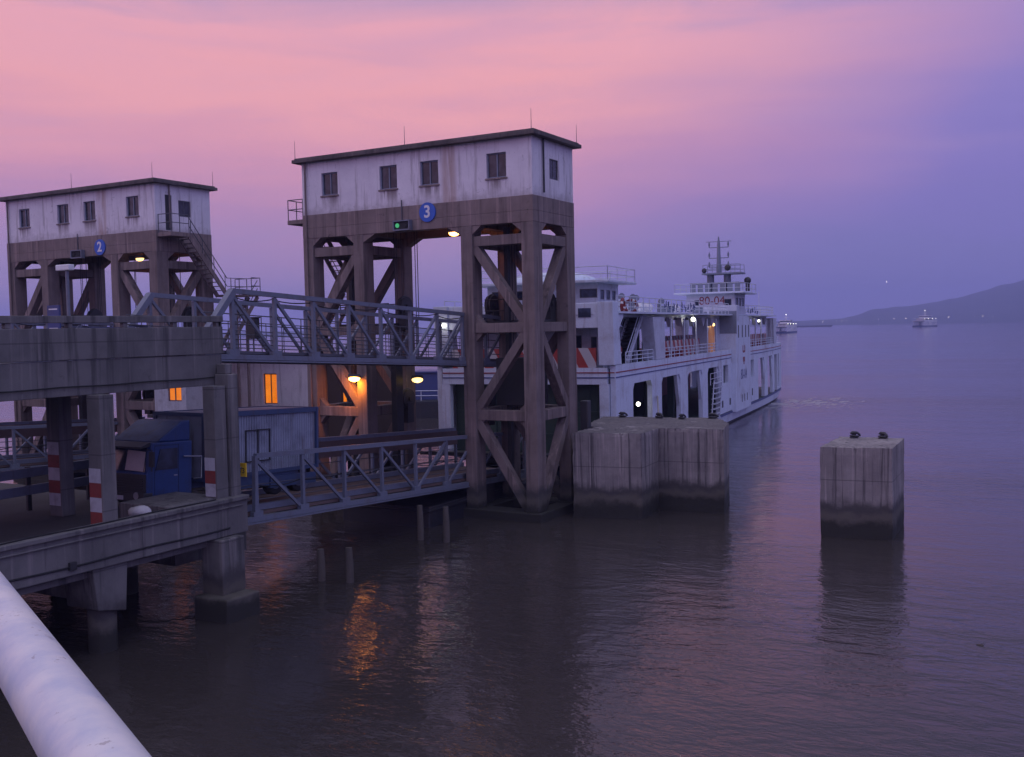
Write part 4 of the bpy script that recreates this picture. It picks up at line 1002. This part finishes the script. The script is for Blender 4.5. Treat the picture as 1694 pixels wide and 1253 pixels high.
# main mast
m = MB()
for x in (-2.6, -1.0): m.tube([(x, 39.5, 12.0), (x, 39.5, 13.75)], .34, 10)
m.box(-3.2, .5, 38.4, 40.6, 13.72, 13.86)
m.tube([(-1.8, 39.5, 13.8), (-1.8, 39.5, 16.6), (-1.8, 39.5, 17.3)], [.24, .14, .05], 10)
for z, h in ((16.3, .9), (15.3, .9), (14.4, .9)):
    m.tube([(-1.8-h, 39.5, z), (-1.8+h, 39.5, z)], .04, 6)
    for s_ in (-1, 1): m.tube([(-1.8+s_*h, 39.5, z), (-1.8+s_*h, 39.5, z+.55)], .05, 6).tube([(-1.8+s_*h, 39.5, z+.15), (-1.8+s_*h, 39.5, z+.42)], .09, 8)
m.tube([(-3.0, 39.5, 16.85), (-.6, 39.5, 16.85)], .03, 6)
rail_run(m, (-3.1, 38.5, 13.86), (.4, 38.5, 13.86), (.35, .75), 4, .025); rail_run(m, (-3.1, 40.5, 13.86), (.4, 40.5, 13.86), (.35, .75), 4, .025)
obj('mast', m, 'contgrey', FWH)
m = MB().sphere((-.8, 38.6, 14.3), .3, 10).sphere((-3.0, 38.6, 14.1), .25, 10).tube([(.8, 40.0, 12.1), (.8, 40.0, 12.8)], .2, 10).sphere((.8, 40, 13.1), .34, 10); obj('searchlight', m, 'dark', FWH)
m = MB().tube([(-3.4, 10.5, 9.9), (-3.4, 10.5, 12.9)], .06, 6).tube([(-3.8, 10.5, 12.4), (-3.0, 10.5, 12.4)], .03, 5).box(-3.9, -2.6, 10, 12, 9.92, 10.9)
m.tube([(-.5, 54, 9.9), (-.5, 54, 12.4)], .035, 6).tube([(-3, 48, 9.9), (-3, 48, 11.2)], .1, 6).sphere((-3, 48, 11.3), .35, 8); obj('small_mast', m, 'ferrywhite2', FE)
for k, (x, y) in enumerate(((-2.2, 14), (-2.2, 15.6), (-9.5, 15), (-2.6, 24), (-2.6, 25.7), (-2.4, 49), (-2.4, 51))):
    obj('life_raft', MB().tube([(x, y-.6, 10.35), (x, y-.55, 10.35), (x, y+.55, 10.35), (x, y+.6, 10.35)], [.2, .32, .32, .2], 12).box(x-.3, x+.3, y-.35, y+.35, 9.92, 10.1), 'signwhite', FE)
for x, y, h in ((-4.2, 18, 1.1), (-6.0, 21, 1.3), (-4.6, 28, 1.0), (-7.4, 30, 1.4), (-4.4, 56, 1.1)):
    obj('vent_cowl', MB().tube([(x, y, 9.9), (x, y, 9.9+h), (x+.12, y-.12, 10.05+h), (x+.35, y-.35, 10.1+h)], [.16, .16, .2, .28], 10), 'steel', FE)
for y in (17.2, 27.5, 47.0): obj('deck_locker', MB().box(-1.6, -.9, y, y+1.2, 9.921, 10.5), 'contgrey', FE, bevel=.03)
# lit door and lamps
m = MB(); m.prism([(31.2,6.2),(33.6,6.2),(33.6,8.3),(33.2,8.9),(32.4,9.15),(31.6,8.9),(31.2,8.3)], FX, -1.06, -1.02); obj('lit_doorway', m, 'doorlit', FE)
m = MB().box(-2.4, -1.07, 30.8, 36.0, 6.2, 9.6); obj('stair_house', m, 'ferrywhite2', FE)
for (x, y, z, r, pw, mt, c_) in ((-.62, 7.5, 3.85, .15, 8, 'lampwhite', (1, .95, .75)), (-.25, 22.0, 9.45, .18, 8, 'lampwhite', (1, .97, .85)), (-.85, 32.3, 9.0, .14, 8, 'lampyel', (1, .7, .35)), (-.3, 52.5, 9.3, .13, 3, 'lampwhite', (1, .95, .9)), (-9.2, 1.0, 3.4, .09, 2, 'lampwhite', (1, .95, .9)), (-11.2, .2, 9.3, .12, 3, 'lampwhite', (1, .95, .9))):
    g = MB().sphere((x, y, z), r, 12); o = obj('deck_lamp', g, mt, FE)
    lamp('lamp_light', (x+.02, y-.3, z-.1), pw, c_, o, size=.15)
# the sides draw in towards the stern
for o in [FE]+list(FE.children_recursive):
    if o.type != 'MESH' or o.data.get('bent'): continue
    o.data['bent'] = 1
    if max(v.co.y for v in o.data.vertices) > 51:
        import bmesh
        bm = bmesh.new(); bm.from_mesh(o.data)
        for yy in (50, 54, 57.7, 61.5, 64.2, 67):
            bmesh.ops.bisect_plane(bm, geom=bm.verts[:]+bm.edges[:]+bm.faces[:], plane_co=(0, yy, 0), plane_no=(0, 1, 0))
        bm.to_mesh(o.data); bm.free()
    for v in o.data.vertices:
        if v.co.y > 50: v.co.x = -6+(v.co.x+6)*(1-.11*((v.co.y-50)/20)**2)
# lifebuoys and gear hung on its rails
def lifebuoy(x, y, z, ax, lab):
    e = empty('lifebuoy', fw(x, y, z), FT, label=lab, cat='lifebuoy', group="lifebuoys hung on the ferry's rails")
    obj('ring', MB().torus((0,0,0), .39, .10, ax, 24, 8), 'red', e)
    m = MB(); a_ = Vector(ax); u = a_.orthogonal().normalized()
    for k in range(4):
        d = Matrix.Rotation(k*math.pi/2+.4, 3, a_) @ u; p = d*.39; t = a_.cross(d)*.07; m.tube([p-t, p+t], .107, 8)
    obj('band', m, 'signwhite', e)
lifebuoy(-.06, 2.5, 10.28, (1,.1,0), "red and white lifebuoy nearest the bow on the ferry's top rail")
lifebuoy(-.75, 6.6, 10.3, (.3,-1,0), "second lifebuoy from the bow on the ferry's top rail, turned towards the shore")
lifebuoy(-1.3, 4.6, 7.5, (.4,-1,0), "lifebuoy low beside the foot of the ferry's stair")
# rope from ferry to block
a = Vector((-20.2, 51.7, 4.3)); b_ = fw(.05, 9.9, 4.2)
obj('mooring_rope', MB().tube([a.lerp(b_, t/8)+Vector((0,0,-.25*4*(t/8)*(1-t/8))) for t in range(9)], .05, 6), 'rope', label='pale mooring rope sagging from a bollard to the ferry', cat='rope')

# ================================================================== far vessels and shore lights
def far_ferry(loc, rz, sc, label):
    e = empty('distant_ferry', loc, rz, label=label, cat='ferry', group='ferries far out on the river'); e.scale = (sc,)*3
    obj('hull', loft([(outline2(30, 5.4, 1.2), -1), (outline2(31, 6, 2), 1.6)]), 'hullblue', e)
    m = MB().panel(-26, 26, 1.6, 7.0, [(-24+5*k, -20.6+5*k, 2.2, 5.6) for k in range(10) if k not in (4, 5)], lambda u, v, w: (w, u, v), 5.5, 5.8)
    m.panel(-26, 26, 1.6, 7.0, [(-24+5*k, -20.6+5*k, 2.2, 5.6) for k in range(10) if k not in (4, 5)], lambda u, v, w: (w, u, v), -5.8, -5.5)
    m.box(-5.9, 5.9, -28, 28, 6.6, 7.2); obj('side_wall', m, 'signwhite', e)
    m = MB().box(-4.5, 4.5, -18, 18, 7.2, 9.6).box(-5.9, 5.9, -24, 24, 9.6, 9.9); obj('deckhouse', m, 'signwhite', e)
    m = MB().box(-5, 5, -6, 6, 9.9, 12.6).box(-6, 6, -7, 7, 12.6, 12.9); obj('wheelhouse', m, 'signwhite', e)
    m = MB().box(-4.8, 4.8, -6.04, -6.02, 11, 12.2).box(5.01, 5.03, -5, 5, 11, 12.2).box(4.51, 4.53, -16, 16, 7.8, 9.1); obj('window', m, 'shipglass', e)
    m = MB().tube([(0, 0, 12.9), (0, 0, 19)], [.4, .15], 8).box(-2.4, 2.4, -.15, .15, 15.6, 15.9); obj('mast', m, 'signwhite', e)
    m = MB()
    for y in (-22, -8, 8, 22): m.sphere((5.9, y, 9.2), .3, 8)
    m.sphere((0, 0, 18.5), .35, 8); obj('deck_lamp', m, 'lampwhite', e)
    return e
def outline2(L, W_, rc):
    pts = []
    for cx, cy_, a0 in ((W_-rc, -L+rc, -90), (W_-rc, L-rc, 0), (-W_+rc, L-rc, 90), (-W_+rc, -L+rc, 180)):
        for k in range(5): a = R(a0+22.5*k); pts.append((cx+rc*math.cos(a), cy_+rc*math.sin(a)))
    return pts
far_ferry((-197, 1500, 0), R(-8), 1.2, 'pale ferry with lit deck lamps alone on the open water before the hill')
far_ferry((-241, 935, 0), R(4), .9, "pale ferry far off, partly hidden behind the moored ferry's stern")
def far_barge(loc, L, label):
    e = empty('barge', loc, R(62), label=label, cat='barge')
    obj('hull', loft([(outline2(L*.46, 6, 2), -1), (outline2(L*.5, 7, 2.5), 3)]), 'black', e)
    obj('wheelhouse', MB().box(-4, 4, L*.3, L*.42, 3, 12), 'dark', e)
far_barge((-520, 2150, 0), 150, 'low dark barge hazy on the far water right of the moored ferry')
# a working barge lying beyond the quay, seen through the tower
e = empty('work_barge', (-58, 92, 0), R(20), label='dark work barge with a red box seen through the number 3 tower', cat='barge')
obj('hull', MB().box(-9, 9, -4, 4, -1, 1.8), 'black', e, bevel=.1)
obj('deckhouse', MB().box(-5, -1, -2.5, 2.5, 1.8, 4.6).box(-5.2, -.8, -2.7, 2.7, 4.6, 4.75), 'hullblue', e)
obj('cargo_box', MB().box(1.6, 4.2, -2.2, 2.2, 1.8, 4.3), 'red', e, bevel=.03)
m = MB(); rail_run(m, (-9, -3.9, 1.8), (9, -3.9, 1.8), (.5, 1.0), 10, .05); obj('railing', m, 'ferrywhite2', e)
lights = [(12.55, 11, 0), (11.85, 12, 1), (11.6, 12, 0), (11.35, 13, 0), (10.7, 12, 1), (9.75, 15, 2), (9.0, 15, 0), (8.4, 16, 2), (6.35, 17, 0), (5.15, 17, 1), (4.75, 18, 0), (4.3, 17, 1), (14.2, 10, 1), (9.35, 128, 2)]
for k, (a, z, t) in enumerate(lights):
    r = 3330
    x, y = -math.sin(R(a))*r, math.cos(R(a))*r
    tall = z > 100
    o = obj('shore_lamp', MB().sphere((0, 0, 0), (.62, .48, .75)[t], 8), 'lampfar', label='tiny pale lamp on a tall mast above the far shore' if tall else 'tiny lit lamp in the row along the far shore', cat='lamp', **({} if tall else {'group': 'lamps along the far shore'}))
    obj('pole', MB().tube([(0, 0, -z), (0, 0, -.5)], .1 if tall else .1, 5), 'steel', o)
    o.location = (x, y, z)

# ================================================================== the walkway the picture is taken from, with its handrail
dv = Vector((.896, -.443, 0)); nv = Vector((-.443, -.896, 0))
c0 = Vector((-2.09, 1.45, 8.375))+nv*.058
H = empty('handrail', (c0.x, c0.y, 7.3), label='thick worn white pipe handrail close in the lower left corner', cat='handrail')
def hp(s, o, z): p = c0+dv*s+nv*o; return (p.x-c0.x, p.y-c0.y, z-7.3)
obj('top_rail', MB().tube([hp(-3+.25*k, 0, 8.375) for k in range(33)], .062, 28), 'handrail', H)
obj('lower_rail', MB().tube([hp(-3, 0.06, 7.95), hp(5, .06, 7.95)], .04, 16), 'handrail', H)
obj('lower_rail', MB().tube([hp(-3, 0.06, 7.62), hp(5, .06, 7.62)], .04, 16), 'handrail', H)
for s in (-2.3, -.28, 1.75, 3.8):
    obj('post', MB().tube([hp(s, .06, 7.3), hp(s, .055, 8.36)], .05, 16), 'handrail', H)
m = MB(); m.add([hp(s, o, z) for z in (7.0, 7.3) for s, o in ((-3.2, -.06), (5.2, -.06), (5.2, 2.6), (-3.2, 2.6))], [(3,2,1,0),(4,5,6,7),(0,1,5,4),(1,2,6,5),(2,3,7,6),(3,0,4,7)])
o = obj('viewing_walkway', m, 'asphalt', kind='structure'); o.location = H.location
